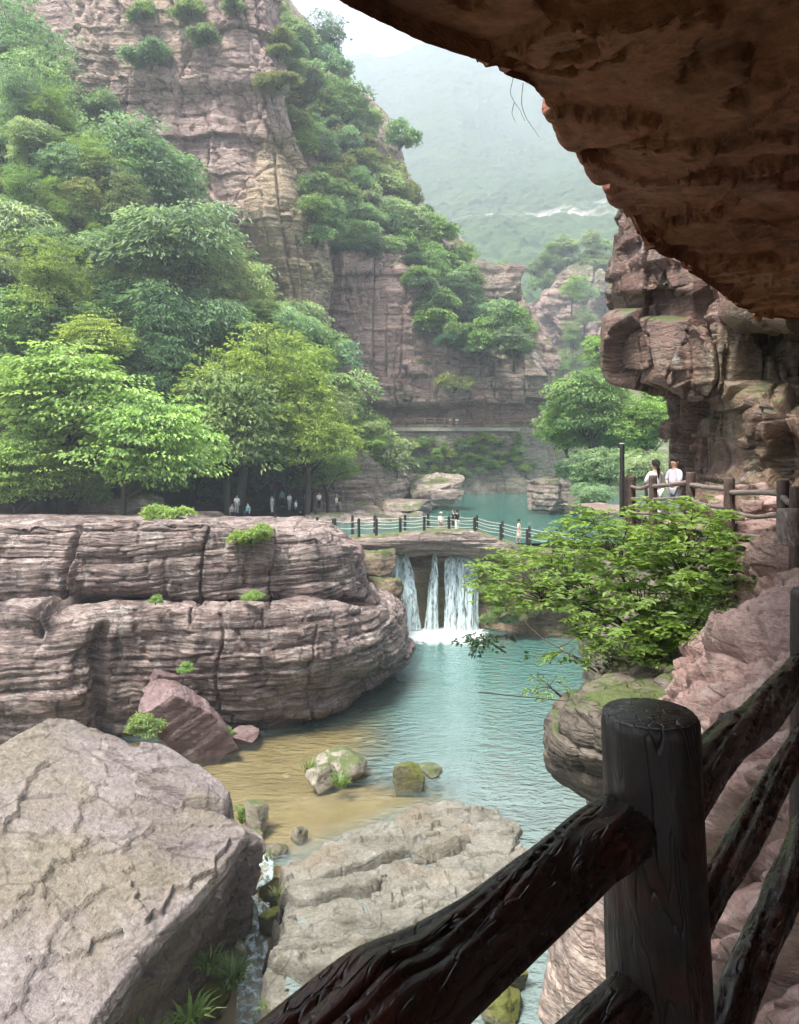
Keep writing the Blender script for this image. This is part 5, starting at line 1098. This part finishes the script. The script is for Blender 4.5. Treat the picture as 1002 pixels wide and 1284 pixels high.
def spraything(name, cx, cy, Yd, wpx, n, L, W, col, lab, seed):
    rs = np.random.RandomState(seed); k = Yd/F; c0 = P(cx, cy, Yd)
    c = rs.normal(size=(n, 3))*np.array([wpx*k*.28, wpx*k*.2, wpx*k*.10]); out = c*1.0; out[:, 2] = 0; out /= np.linalg.norm(out, axis=1, keepdims=True)+1e-6
    root = empty(name, tuple(c0)); V, Q, T = sprays(rs, c, out, np.full(n, wpx*k*.2), 14, L, W, .3, .1, .5)
    o = mesh('foliage', V, Q, M['leaf'], root, False, {'tint': T}); o.color = (*[1.6*g for g in GREEN[col]], 1)
    V, Q = join([tube([(wpx*k*.5, .1, -.3), (0, 0, 0), tuple(q)], [.012, .008, .003], 4, 0, 0, n=6) for q in c[:8]]); mesh_t('stems', V, Q, M['bark'], root)
    return tag(root, lab, 'branch')
spraything('leafy_branch', 606, 800, 14.5, 60, 16, .10, .05, 'dark', 'dark leafy branch end hanging over the foam right of the waterfalls', 3)
spraything('leafy_branch', 715, 820, 12, 70, 16, .09, .05, 'lime', 'light green leafy branch hanging low over the turquoise water', 4)
spraything('leafy_branch', 690, 862, 11.5, 60, 9, .07, .03, 'lime', 'sparse light green sprig over the water above the overhanging rock', 5)
# grass tufts
def tuft(x, y, Z, hgt, n, lab, seed, col='bright', spread=.3, group='grass clumps by the stream'):
    rs = np.random.RandomState(seed); q = PZ(x, y, Z); root = empty('grass_clump', tuple(q)); V, Q, T = [], [], []; off = 0
    for i in range(n):
        a = rs.uniform(0, 6.28); b = np.array([math.cos(a), math.sin(a), 0])*rs.uniform(0, spread); hh = hgt*rs.uniform(.5, 1.15); ln = rs.uniform(.25, .9)*hh
        d = np.array([math.cos(a+rs.normal()*.4), math.sin(a+rs.normal()*.4), 0]); s = np.cross(d, (0, 0, 1))*.020*hgt/.6*rs.uniform(.8, 1.6)
        pts_ = [b+d*ln*t_**1.6+np.array([0, 0, hh*(t_-.42*t_**3)]) for t_ in (0, .35, .7, 1)]; wd = (1, 1.15, .7, .08)
        for p_, w_ in zip(pts_, wd): V += [p_-s*w_, p_+s*w_]
        for k in range(3): Q.append([off+2*k, off+2*k+1, off+2*k+3, off+2*k+2])
        T += [float(np.clip(rs.normal(.5, .2), 0, 1))]*8; off += 8
    o = mesh('blades', np.array(V), np.array(Q), M['leaf'], root, False, {'tint': T}); o.color = (*[1.6*g for g in GREEN[col]], 1)
    return tag(root, lab, 'grass clump', group)
for i, (x, y, Z, h_, n_, c_, lb) in enumerate([
 (312, 1030, -12.6, .75, 110, 'bright', 'leafy grass clump in the shallows beside the right tip of the huge boulder'),
 (427, 985, -12.3, .6, 70, 'bright', 'grass clump growing between the two grey stones in the shallows'),
 (388, 965, -12.6, .55, 30, 'bright', 'thin grass sprig left of the pale stone in the shallows'),
 (338, 1075, -12.6, .35, 40, 'olive', 'low weeds on the stream edge above the cascade'),
 (350, 1125, -12.6, .3, 60, 'olive', 'weeds at the left edge of the flat slab beside the cascade'),
 (292, 1235, -13.6, .8, 90, 'mid', 'dense dark grass clump left of the lower cascade'),
 (262, 1215, -12.6, .6, 60, 'mid', 'grass clump tucked under the right side of the huge boulder'),
 (238, 1290, -12.8, .8, 90, 'lime', 'bright broad leaved clump at the bottom edge between boulder and cascade'),
 (345, 1265, -12.9, .35, 60, 'bright', 'small bright weeds right of the lower cascade'),
 (180, 1310, -12.2, .5, 60, 'mid', 'grass at the bottom edge under the huge boulder'),
 (200, 925, -12.0, .7, 90, 'mid', 'grass around the foot of the tilted fallen red rock')]): tuft(x, y, Z, h_, n_, lb, 60+i, c_)
# ================================================================ railings, fences, people
def thing(name, label, cat, group=None, loc=(0, 0, 0)): return tag(empty(name, loc), label, cat, group)
def log(name, pts, r, mat, parent, k=20, n=50, s=0, rough=.22, rs=6., knots=(), lin=False):
    pts = np.array(pts, float)
    if lin:
        Ls = np.r_[0, np.cumsum(np.linalg.norm(np.diff(pts, axis=0), axis=1))]; u_ = np.sort(np.r_[np.linspace(0, Ls[-1], n-len(Ls)+2), Ls[1:-1]]); r = np.interp(u_, Ls, r); pts = np.stack([np.interp(u_, Ls, pts[:, i]) for i in range(3)], 1); n = len(u_)
    V, Q = tube(pts, r if hasattr(r, '__len__') else [r]*len(pts), k, s, rough, rs, n=None if lin else n)
    for kp, kr, kh in knots:      # bulging branch scars
        d = np.linalg.norm(V-np.array(kp), axis=1); w_ = np.exp(-(d/kr)**2); dirn = np.array(kp)-pts.mean(0)
        ax = pts[-1]-pts[0]; ax /= np.linalg.norm(ax); dd = np.array(kp)-pts[0]; dd = dd-ax*(dd@ax); dd /= np.linalg.norm(dd)+1e-9
        V = V+dd*(w_*kh)[:, None]
    L_ = np.linalg.norm(pts[-1]-pts[0]); m_ = n; u = np.r_[np.repeat(np.linspace(0, L_, m_), k), 0, L_]; a = np.r_[np.tile(np.linspace(0, 2*np.pi, k, endpoint=False), m_), 0, 0]
    a = a+u*1.1; kk_ = 1.3 if k > 30 else 1.1
    gq = np.stack([np.cos(a)*kk_, np.sin(a)*kk_, u*2.2+s*3.1], 1)
    return mesh_t(name, V, Q, mat, parent, attrs={'grain': gq})
# near railing
nr = thing('log_railing', 'dark varnished log railing with a thick post close in the lower right corner', 'railing')
def npost(x, y, z0, z1, r, parent, seed, lean=(0, 0)):
    L_ = z1-z0
    o = log('post', [(x+lean[0], y+lean[1], z0), (x+lean[0]*.6, y, z0+L_*.35), (x+lean[0]*.25, y, z0+L_*.7), (x+lean[0]*.08, y, z0+L_*.9), (x, y, z1-.014), (x, y, z1-.004), (x, y, z1)], [r*1.12, r*1.08, r*1.03, r*1.01, r, r*.97, r*.92], M['logpost'], parent, k=64, n=109, s=seed, rough=.10, rs=1.2, lin=True)
    c = tube([(x, y, z1-.02), (x, y, z1+.001), (x, y, z1+.004)], [r*.93, r*.93, r*.90], 40, 0, 0); mesh_t('post_top', *c, M['endgrain'], o)
    return o
npost(.478, 1.53, -1.62, -.512, .093, nr, 3, (.045, 0))
npost(1.50, 2.88, -1.62, -.52, .08, nr, 4)
A0 = np.array([.40, 1.46, -.712]); d0 = np.array([-.90, -1.0, 0])
log('top_rail', [A0+d0*-.08, A0+d0*.12+(0, 0, .008), A0+d0*.3, A0+d0*.5+(0, 0, .004), A0+d0*.62, A0+d0*.85, A0+d0*1.4, A0+d0*2.2], [.060, .062, .064, .070, .064, .068, .074, .075], M['log'], nr, k=96, n=340, s=11, rough=.30, rs=3.0, knots=((A0+d0*.47+(0, 0, .06), .05, .018),))
B0 = np.array([.54, 1.60, -.725]); d1 = np.array([.729, 1.0, 0]); d1 = d1/np.linalg.norm(d1)
log('top_rail', [B0-d1*.08, B0+d1*.2+(0, 0, -.005), B0+d1*.5+(0, 0, -.01), B0+d1*.8+(0, 0, -.035), B0+d1*1.1+(0, 0, -.04), B0+d1*1.75+(0, 0, -.06)], [.068, .060, .055, .058, .052, .05], M['log'], nr, k=64, n=220, s=12, rough=.34, rs=3.2, knots=((B0+d1*.6+(-.04, 0, .03), .04, .012),))
log('middle_rail', [B0-d1*.08+(0, 0, -.32), B0+d1*.3+(0, 0, -.30), B0+d1*.7+(0, 0, -.31), B0+d1*1.2+(0, 0, -.30), B0+d1*1.75+(0, 0, -.30)], [.046, .042, .048, .041, .045], M['log'], nr, k=56, n=220, s=13, rough=.42, rs=4.0)
log('bottom_rail', [B0-d1*.08+(.02, 0, -.68), B0+d1*.3+(.02, 0, -.65), B0+d1*.6+(.02, 0, -.64), B0+d1*1.0+(.02, 0, -.63), B0+d1*1.75+(0, 0, -.62)], [.056, .058, .052, .056, .05], M['log'], nr, k=56, n=220, s=14, rough=.42, rs=4.0)
log('middle_rail', [A0+(.03, .02, -.31), A0+d0*.2+(0, 0, -.31), A0+d0*.5+(0, 0, -.33), A0+d0*1.2+(0, 0, -.33)], [.046, .05, .052, .05], M['log'], nr, k=48, n=160, s=15, rough=.34, rs=3.5)
# railing along the covered path
pr = thing('log_railing', 'weathered log railing along the covered path under the cave wall at right', 'railing')
posts = [(999, 10.8, .095), (982, 12.2, .095), (914.5, 13.9, .095), (866, 16.3, .095), (819, 19.2, .10), (790, 20.6, .14)]
pp = []
for i, (x, Yd, r) in enumerate(posts):
    q = P(x, 0, Yd); zt = (HY-[610, 602, 599, 592, 596, 597][i])*Yd/F
    o = log('post', [(q[0], q[1], -2.4), (q[0], q[1], -1.0), (q[0], q[1], zt-.02), (q[0], q[1], zt)], [r*1.05, r, r, r*.9], M['logbrown'], pr, k=14, n=20, s=i, rough=.1, lin=True)
    pp.append((q[0], q[1], zt))
for a, b in zip(pp[:-1], pp[1:]):
    for (dz, r, nm) in ((-.24, .055, 'top_rail'), (-.56, .045, 'middle_rail'), (-.95, .045, 'bottom_rail')):
        if nm == 'bottom_rail' and a[0] < 4.5: continue
        m_ = (np.array(a)+np.array(b))/2; sg = -.04
        log(nm, [np.array(a)+(0, 0, dz-sg), m_+(0, 0, dz+rt.normal()*.03), np.array(b)+(0, 0, dz+sg*.5)], [r, r*.85, r*.95], M['loggrey'], pr, k=10, n=16, s=int(r*1000), rough=.25, rs=4)
e0 = np.array(pp[0]); 
for dz, nm in ((-.24, 'top_rail'), (-.62, 'middle_rail'), (-1.0, 'bottom_rail')): log(nm, [e0+(0, 0, dz), e0+(.6, -.9, dz), e0+(1.6, -2.4, dz)], .055, M['loggrey'], pr, k=10, n=16, rough=.2)
q = P(992, 0, 10.2)
o = log('log_bin', [(q[0], q[1], (HY-683)*10.2/F), (q[0], q[1], (HY-660)*10.2/F), (q[0], q[1], (HY-641)*10.2/F), (q[0], q[1], (HY-638)*10.2/F)], [.16, .165, .165, .15], M['loggrey'], None, k=24, n=24, s=8, rough=.1, lin=True); tag(o, 'short thick bark covered log section hung on the path railing at the right edge', 'log section')
# tall thin pole
q = P(780, 560, 20.4); o = log('pole', [(q[0], q[1], -1.8), (q[0], q[1], .0), (q[0], q[1], .06)], [.065, .06, .055], M['postdark'], None, k=14, n=12, rough=.04, lin=True); tag(o, 'tall thin dark pole with a pale top at the end of the path railing', 'pole')
cp = tube([(q[0], q[1], .06), (q[0], q[1], .09)], [.07, .07], 14); mesh_t('cap', *cp, M['rope'], o)
q = P(498, 590, 88); o = log('pole', [P(498, 620, 88), P(498, 592, 88)], [.09, .08], M['postdark'], None, k=8, n=6, rough=.03); tag(o, 'thin dark pole on the steps beside the upper lake', 'pole')
# footbridge post and rope fences
def ropefence(name, pts, hgt, lab, group, nr_=2, w_=.10):
    f = thing(name, lab, 'fence', group); tops = []
    for i, p in enumerate(pts):
        p = np.array(p); V, Q = tube([p-(0, 0, .3), p+(0, 0, hgt-.08), p+(0, 0, hgt-.07), p+(0, 0, hgt-.03), p+(0, 0, hgt)], [w_, w_, w_*.8, w_, w_*.7], 8); mesh_t('post', V, Q, M['postdark'], f, smooth=False); tops.append(p)
    for a, b in zip(tops[:-1], tops[1:]):
        for k in range(nr_):
            z = hgt*(.82-.38*k); m_ = (a+b)/2+(0, 0, z-.08)
            V, Q = tube([a+(0, 0, z), m_, b+(0, 0, z)], [.028]*3, 5, n=9); mesh_t('rope', V, Q, M['rope'], f)
    return f
def bz(x): return float(np.interp(x, [395, 430, 470, 515, 545, 590, 625, 660, 700, 745], [669, 669, 669, 668, 666, 667, 675, 682, 687, 689]))
front = [(x, bz(x)+2) for x in (420, 450, 472, 502, 532, 563, 595, 628, 661, 694, 728)]
ropefence('rope_fence', [P(x, y, 54.6) for x, y in front], 1.15, 'black post and pale rope fence on the near side of the footbridge', 'fences of the footbridge')
backf = [(x, bz(x)-3) for x in (442, 470, 508, 537, 568, 598, 630, 664, 698, 730)]
ropefence('rope_fence', [P(x, y, 58.) for x, y in backf], 1.15, 'black post and pale rope fence on the lake side of the footbridge', 'fences of the footbridge')
ropefence('rope_fence', [P(x, y, Yd) for x, y, Yd in ((346, 664, 57), (372, 666, 56.5), (398, 668, 56), (418, 670, 55))], 1.1, 'rope fence linking the rock terrace to the footbridge', 'fences of the footbridge')
# far walkway railing
M['railfar'] = plain('brown_painted_rail', (.17, .11, .08), .7)
fw = thing('wooden_railing', 'long brown wooden railing of the far walkway across the cliff', 'railing'); xs = np.linspace(497, 690, 17)
for x in xs:
    a = P(x, 536, 121.5); V, Q = tube([a, a+(0, 0, 1.45)], [.09, .09], 6); mesh_t('post', V, Q, M['railfar'], fw)
for dz, r_ in ((1.35, .08), (.9, .06), (.45, .06)):
    V, Q = tube([P(497, 536, 121.5)+(0, 0, dz), P(690, 536, 121.5)+(0, 0, dz)], [r_, r_], 6); mesh_t('rail', V, Q, M['railfar'], fw)
# people ----------------------------------------------------------------
def skin(name, joints, edges, mat, parent, sub=2):
    m = bpy.data.meshes.new(name); keys = list(joints); ix = {k: i for i, k in enumerate(keys)}
    m.from_pydata([tuple(joints[k][:3]) for k in keys], [(ix[a], ix[b]) for a, b in edges], [])
    o = bpy.data.objects.new(name, m); COL.objects.link(o); o.parent = parent
    sk = o.modifiers.new('skin', 'SKIN'); sk.use_smooth_shade = True
    for k, v in zip(keys, m.skin_vertices[0].data): r = joints[k][3]; v.radius = (r, r) if not hasattr(r, '__len__') else r
    m.skin_vertices[0].data[0].use_root = True
    s_ = o.modifiers.new('sub', 'SUBSURF'); s_.levels = sub; s_.render_levels = sub
    m.materials.append(mat); return o
def person(loc, rz, label, shirt, pants, pose='stand', hair='short', h=1.65, fingers=False, group=None, skirt=False, hatc=None, arm=None):
    root = thing('person', label, 'person', group, tuple(loc)); root.rotation_euler = (0, 0, rz); root.scale = (h/1.7,)*3
    # facing -Y in its own frame
    sit = pose == 'sit'; dz = -.42 if sit else 0
    J = {'pelvis': (0, 0, .95+dz, .115), 'waist': (0, 0, 1.08+dz, .105), 'chest': (0, .01, 1.28+dz, .13), 'neck0': (0, .01, 1.42+dz, .07), 'neck': (0, 0, 1.50+dz, .05), 'head0': (0, -.01, 1.56+dz, .08), 'head': (0, -.015, 1.64+dz, .095), 'crown_': (0, -.005, 1.71+dz, .06)}
    E_ = [('pelvis', 'waist'), ('waist', 'chest'), ('chest', 'neck0'), ('neck0', 'neck'), ('neck', 'head0'), ('head0', 'head'), ('head', 'crown_')]
    for s, n_ in ((-1, 'l'), (1, 'r')):
        a_ = (arm or {}).get(n_, 'down')
        el, wr = {'down': ((.24*s, .02, 1.12), (.25*s, -.06, .88)), 'fold': ((.25*s, .0, 1.14), (.08*s, -.2, 1.12)), 'up': ((.25*s, -.14, 1.42), (.22*s, -.24, 1.66)), 'rail': ((.24*s, -.1, 1.14), (.16*s, -.32, 1.10)), 'lap': ((.24*s, -.04, 1.13), (.12*s, -.26, 1.02))}[a_]
        J['sh'+n_] = (.165*s, .01, 1.38+dz, .062); J['el'+n_] = (*el[:2], el[2]+dz, .043); J['wr'+n_] = (*wr[:2], wr[2]+dz, .028)
        hd = np.array(wr)-np.array(el); hd /= np.linalg.norm(hd); hp = np.array(wr)+hd*.07; J['ha'+n_] = (hp[0], hp[1], hp[2]+dz, (.034, .018))
        E_ += [('neck0', 'sh'+n_), ('sh'+n_, 'el'+n_), ('el'+n_, 'wr'+n_), ('wr'+n_, 'ha'+n_)]
        for f_ in range(5):
            off_ = np.array([0, .03-.016*f_, 0]) if f_ < 4 else np.array([-.02*s, -.045, 0]); L_ = (.06, .075, .08, .07, .04)[f_]
            fp = hp+off_+hd*(L_ if f_ < 4 else .02); J[f'f{f_}{n_}'] = (fp[0], fp[1], fp[2]+dz, .008); E_.append(('ha'+n_, f'f{f_}{n_}'))
        if sit: kn, an, to = (.1*s, -.42, .52), (.1*s, -.40, .10), (.11*s, -.55, .04)
        elif pose == 'walk': kn, an, to = (.09*s, -.14*s, .50), (.09*s, -.10*s+.12, .09), (.10*s, -.10*s-.02, .035)
        else: kn, an, to = (.10*s, -.01, .50), (.10*s, .03, .09), (.115*s, -.10, .035)
        J['hip'+n_] = (.09*s, 0, .90+dz, .09); J['kn'+n_] = (*kn, .058); J['an'+n_] = (*an, .04); J['to'+n_] = (*to, .035)
        E_ += [('pelvis', 'hip'+n_), ('hip'+n_, 'kn'+n_), ('kn'+n_, 'an'+n_), ('an'+n_, 'to'+n_)]
    skin('body', J, E_, M['skin'], root)
    def gr(keys, add): return {k: (*J[k][:3], (J[k][3][0]+add if hasattr(J[k][3], '__len__') else J[k][3]+add)) for k in keys}
    ks = ['chest', 'waist', 'pelvis', 'neck0', 'shl', 'shr', 'ell', 'elr']; S_ = gr(ks, .022)
    S_['neck0'] = (*S_['neck0'][:3], .075)
    skin('shirt', S_, [('chest', 'waist'), ('waist', 'pelvis'), ('chest', 'neck0'), ('neck0', 'shl'), ('neck0', 'shr'), ('shl', 'ell'), ('shr', 'elr')], M[shirt], root)
    kt = ['pelvis', 'hipl', 'hipr', 'knl', 'knr', 'anl', 'anr']; T_ = gr(kt, .018)
    if skirt:
        T_ = {'a': (0, 0, 1.02+dz, .12), 'b': (0, -.05 if sit else 0, .75+dz, .19), 'c': (0, -.1 if sit else 0, .38+dz*.5, .24)}; skin('skirt', T_, [('a', 'b'), ('b', 'c')], M[pants], root)
    else: skin('trousers', T_, [('pelvis', 'hipl'), ('pelvis', 'hipr'), ('hipl', 'knl'), ('hipr', 'knr'), ('knl', 'anl'), ('knr', 'anr')], M[pants], root)
    H_ = {'a': (0, .02, 1.66+dz, .098), 'b': (0, .015, 1.73+dz, .075), 'c': (0, .05, 1.58+dz, .075)}; he = [('a', 'b'), ('a', 'c')]
    if hair == 'long': H_['d'] = (0, .085, 1.44+dz, .06); H_['e'] = (0, .10, 1.28+dz, .035); he += [('c', 'd'), ('d', 'e')]
    a_, b_ = np.meshgrid(np.linspace(0, np.pi*.62, 9), np.linspace(0, 2*np.pi, 17), indexing='ij')
    rr = .112; hx_ = rr*np.sin(a_)*np.cos(b_); hy_ = rr*1.05*np.sin(a_)*np.sin(b_)+.018; hz_ = rr*1.12*np.cos(a_)+1.665+dz
    fr_ = np.clip(-(hy_-.0)/.1, 0, 1)*(hz_ < 1.72+dz); hz_ = hz_+fr_*.07
    Vh, Qh = np.stack([hx_, hy_, hz_], -1).reshape(-1, 3), gfaces(9, 17)
    if hair == 'long': vt, qt = tube([(0, .10, 1.70+dz), (0, .15, 1.62+dz), (0, .15, 1.45+dz), (0, .14, 1.26+dz)], [.03, .045, .04, .012], 8, n=9); Vh, Qh = join([(Vh, Qh), (vt, qt)])
    mesh_t('hair', Vh, Qh, M['hair'], root)
    if hatc:
        V, Q = join([tube([(0, .0, 1.70+dz), (0, 0, 1.71+dz)], [.20, .19], 16), tube([(0, 0, 1.71+dz), (0, .0, 1.80+dz)], [.115, .085], 14)]); mesh_t('hat', V, Q, M[hatc], root)
    # face: nose, eyes, mouth, ears on the head
    V, Q = join([tube([(0, -.095, 1.655+dz), (0, -.128, 1.62+dz)], [.010, .016], 6), tube([(-.095, .0, 1.66+dz), (-.10, 0, 1.62+dz)], [.018, .014], 6), tube([(.095, .0, 1.66+dz), (.10, 0, 1.62+dz)], [.018, .014], 6)]); mesh_t('face', V, Q, M['skin'], root)
    V, Q = join([tube([(-.045, -.105, 1.66+dz), (-.028, -.112, 1.66+dz)], [.007, .007], 6), tube([(.028, -.112, 1.66+dz), (.045, -.105, 1.66+dz)], [.007, .007], 6)]); mesh_t('eyes', V, Q, M['black'], root)
    return root
GP = 'visitors'
# two women by the path railing
person(P(822, 0, 20.2)*np.array([1, 1, 0])+(0, 0, -2.0), .15, 'person in a white top with long black ponytail at the path railing', 'white', 'white', hair='long', h=1.60, arm={'l': 'rail', 'r': 'rail'}, group=GP).rotation_euler.z = math.pi+.2
person(P(846, 0, 19.6)*np.array([1, 1, 0])+(0, 0, -1.93), -1.0, 'person in a pale lilac shirt turned sideways beside the white top', 'lav', 'grey', hair='short', h=1.60, arm={'l': 'fold', 'r': 'rail'}, group=GP)
# on the footbridge
def on(x, y, Yd): return P(x, y, Yd)
person(on(651, 681, 56.5), 1.2, 'person in a long pale dress walking alone on the right part of the footbridge', 'cream', 'cream', 'walk', 'short', 1.62, group=GP, skirt=True)
person(on(573, 668.5, 56), -2.2, 'person in a black top with a raised arm holding a phone on the footbridge', 'black', 'white', 'stand', 'short', 1.58, group=GP, arm={'r': 'up'})
person(on(553, 670, 56), .5, 'person in pale clothes and a sun hat on the footbridge left of the black top', 'white', 'khaki', 'stand', 'short', 1.5, group=GP, hatc='hat')
# far walkway
person(on(565, 536, 123.2), .4, 'person in a beige top on the far walkway, left of the pair', 'cream', 'khaki', h=1.7, group=GP)
person(on(573, 536, 123.2), -.5, 'person in a bright white top on the far walkway, right of the pair', 'white', 'grey', h=1.65, group=GP)
# terrace visitors: (x, foot y, Y)
for (x, y, Yd, rz, sh, pa, po, ha, lab, hat) in [
 (297, 644, 70, .4, 'white', 'grey', 'stand', 'short', 'person in white, leftmost of the terrace visitors in front of the dark hollow', None),
 (291, 650, 66, .9, 'grey', 'navy', 'sit', 'short', 'person in grey sitting low at the left end of the terrace group', None),
 (311, 649, 67, -.6, 'teal', 'navy', 'sit', 'short', 'person sitting in a muted green top beside the leftmost standing visitor', None),
 (341, 643, 73, -.9, 'white', 'white', 'stand', 'short', 'person in a long white outfit standing alone left of the terrace group', None),
 (354, 636, 76, .3, 'teal', 'black', 'stand', 'short', 'person in a teal shirt under the low hanging branches', None),
 (363, 640, 75, .8, 'white', 'grey', 'stand', 'long', 'person in a white shirt next to the teal shirt', None),
 (371, 643, 74, 1.4, 'white', 'navy', 'sit', 'short', 'person in white crouching in the middle of the terrace group', None),
 (385, 638, 75, -.3, 'white', 'black', 'stand', 'short', 'person in a white shirt and black trousers in the middle of the terrace group', None),
 (400, 639, 75, .6, 'white', 'black', 'stand', 'short', 'person in a white top and dark shorts at the right of the terrace group', None),
 (422, 637, 75, 1.2, 'cream', 'grey', 'sit', 'short', 'person in cream sitting alone against the rock at the right end of the terrace', 'hat')]:
    h = hit(x, y)
    person(on(x, y, Yd), rz, lab, sh, pa, po, ha, 1.6, group=GP, hatc=hat)
# ================================================================ camera, light, air
cam = bpy.data.cameras.new('camera'); co = bpy.data.objects.new('camera', cam); COL.objects.link(co)
co.location = (0, 0, 0); co.rotation_euler = (math.radians(90), 0, 0)
cam.sensor_fit = 'VERTICAL'; cam.sensor_height = 24; cam.lens = 24*F/1284; cam.shift_y = -(642-HY)/1284
cam.clip_start = .05; cam.clip_end = 6000; sc.camera = co
w = bpy.data.worlds.new('World'); sc.world = w; w.use_nodes = True; nt = w.node_tree; nt.nodes.clear()
EL, AZ = math.radians(64), math.radians(-136)     # azimuth measured from +Y towards +X
sky = nt.nodes.new('ShaderNodeTexSky'); sky.sky_type = 'NISHITA'; sky.sun_disc = False; sky.sun_elevation = EL; sky.sun_rotation = AZ
sky.air_density = 1.0; sky.dust_density = 3.0
tc = nt.nodes.new('ShaderNodeTexCoord'); nz = nt.nodes.new('ShaderNodeTexNoise'); nz.inputs['Scale'].default_value = 1.6; nz.inputs['Detail'].default_value = 6; nz.inputs['Roughness'].default_value = .55; nz.inputs['Distortion'].default_value = .4
mp = nt.nodes.new('ShaderNodeMapping'); mp.inputs['Scale'].default_value = (1, 1, 2.2); mp.inputs['Location'].default_value = (.3, .2, .5)
nt.links.new(tc.outputs['Generated'], mp.inputs[0]); nt.links.new(mp.outputs[0], nz.inputs['Vector'])
rp = nt.nodes.new('ShaderNodeValToRGB'); e = rp.color_ramp.elements; e[0].position = .40; e[0].color = (2.3, 2.6, 3.1, 1); e[1].position = .60; e[1].color = (8.2, 8.4, 8.8, 1)
nt.links.new(nz.outputs['Fac'], rp.inputs[0])
mx = nt.nodes.new('ShaderNodeMix'); mx.data_type = 'RGBA'; mx.inputs['Factor'].default_value = .93
nt.links.new(sky.outputs[0], mx.inputs[6]); nt.links.new(rp.outputs[0], mx.inputs[7])
bg = nt.nodes.new('ShaderNodeBackground'); bg.inputs['Strength'].default_value = .1; nt.links.new(mx.outputs[2], bg.inputs[0])
wo = nt.nodes.new('ShaderNodeOutputWorld'); nt.links.new(bg.outputs[0], wo.inputs[0])
sl = bpy.data.lights.new('sun', 'SUN'); sl.energy = 4.8; sl.angle = math.radians(18); sl.color = (1, .96, .9)
so_ = bpy.data.objects.new('sun', sl); COL.objects.link(so_)
sd = Vector((math.sin(AZ)*math.cos(EL), math.cos(AZ)*math.cos(EL), math.sin(EL))); so_.rotation_euler = sd.to_track_quat('Z', 'Y').to_euler()

HAZE = True
if HAZE:
    V, Q = box((0, 20, 200), (2620, 2620, 460)); V[:, 2] = np.where(V[:, 2] > 0, 680, -18.6)
    o = mesh_t('haze', V, Q, None, None, False)
    m = bpy.data.materials.new('haze_air'); m.use_nodes = True; t = m.node_tree; t.nodes.clear(); out = t.nodes.new('ShaderNodeOutputMaterial')
    pv = t.nodes.new('ShaderNodeVolumePrincipled'); pv.inputs['Color'].default_value = (.78, .88, 1, 1); pv.inputs['Density'].default_value = .0013; pv.inputs['Anisotropy'].default_value = .2
    t.links.new(pv.outputs[0], out.inputs['Volume']); o.data.materials.append(m); tag(o, kind='stuff')
sc.view_settings.view_transform = 'Standard'; sc.view_settings.look = 'None'; sc.view_settings.gamma = 1; sc.view_settings.exposure = 2.15
sc.cycles.max_bounces = 6; sc.cycles.diffuse_bounces = 3; sc.cycles.glossy_bounces = 2; sc.cycles.transmission_bounces = 3; sc.cycles.transparent_max_bounces = 16
sc.cycles.volume_bounces = 0; sc.cycles.caustics_reflective = False; sc.cycles.caustics_refractive = False
sc.cycles.use_denoising = True; sc.cycles.sample_clamp_indirect = 4
try: sc.cycles.denoiser = 'OPENIMAGEDENOISE'
except Exception: pass
sc.cycles.use_adaptive_sampling = True; sc.cycles.adaptive_threshold = .04; sc.cycles.adaptive_min_samples = 16
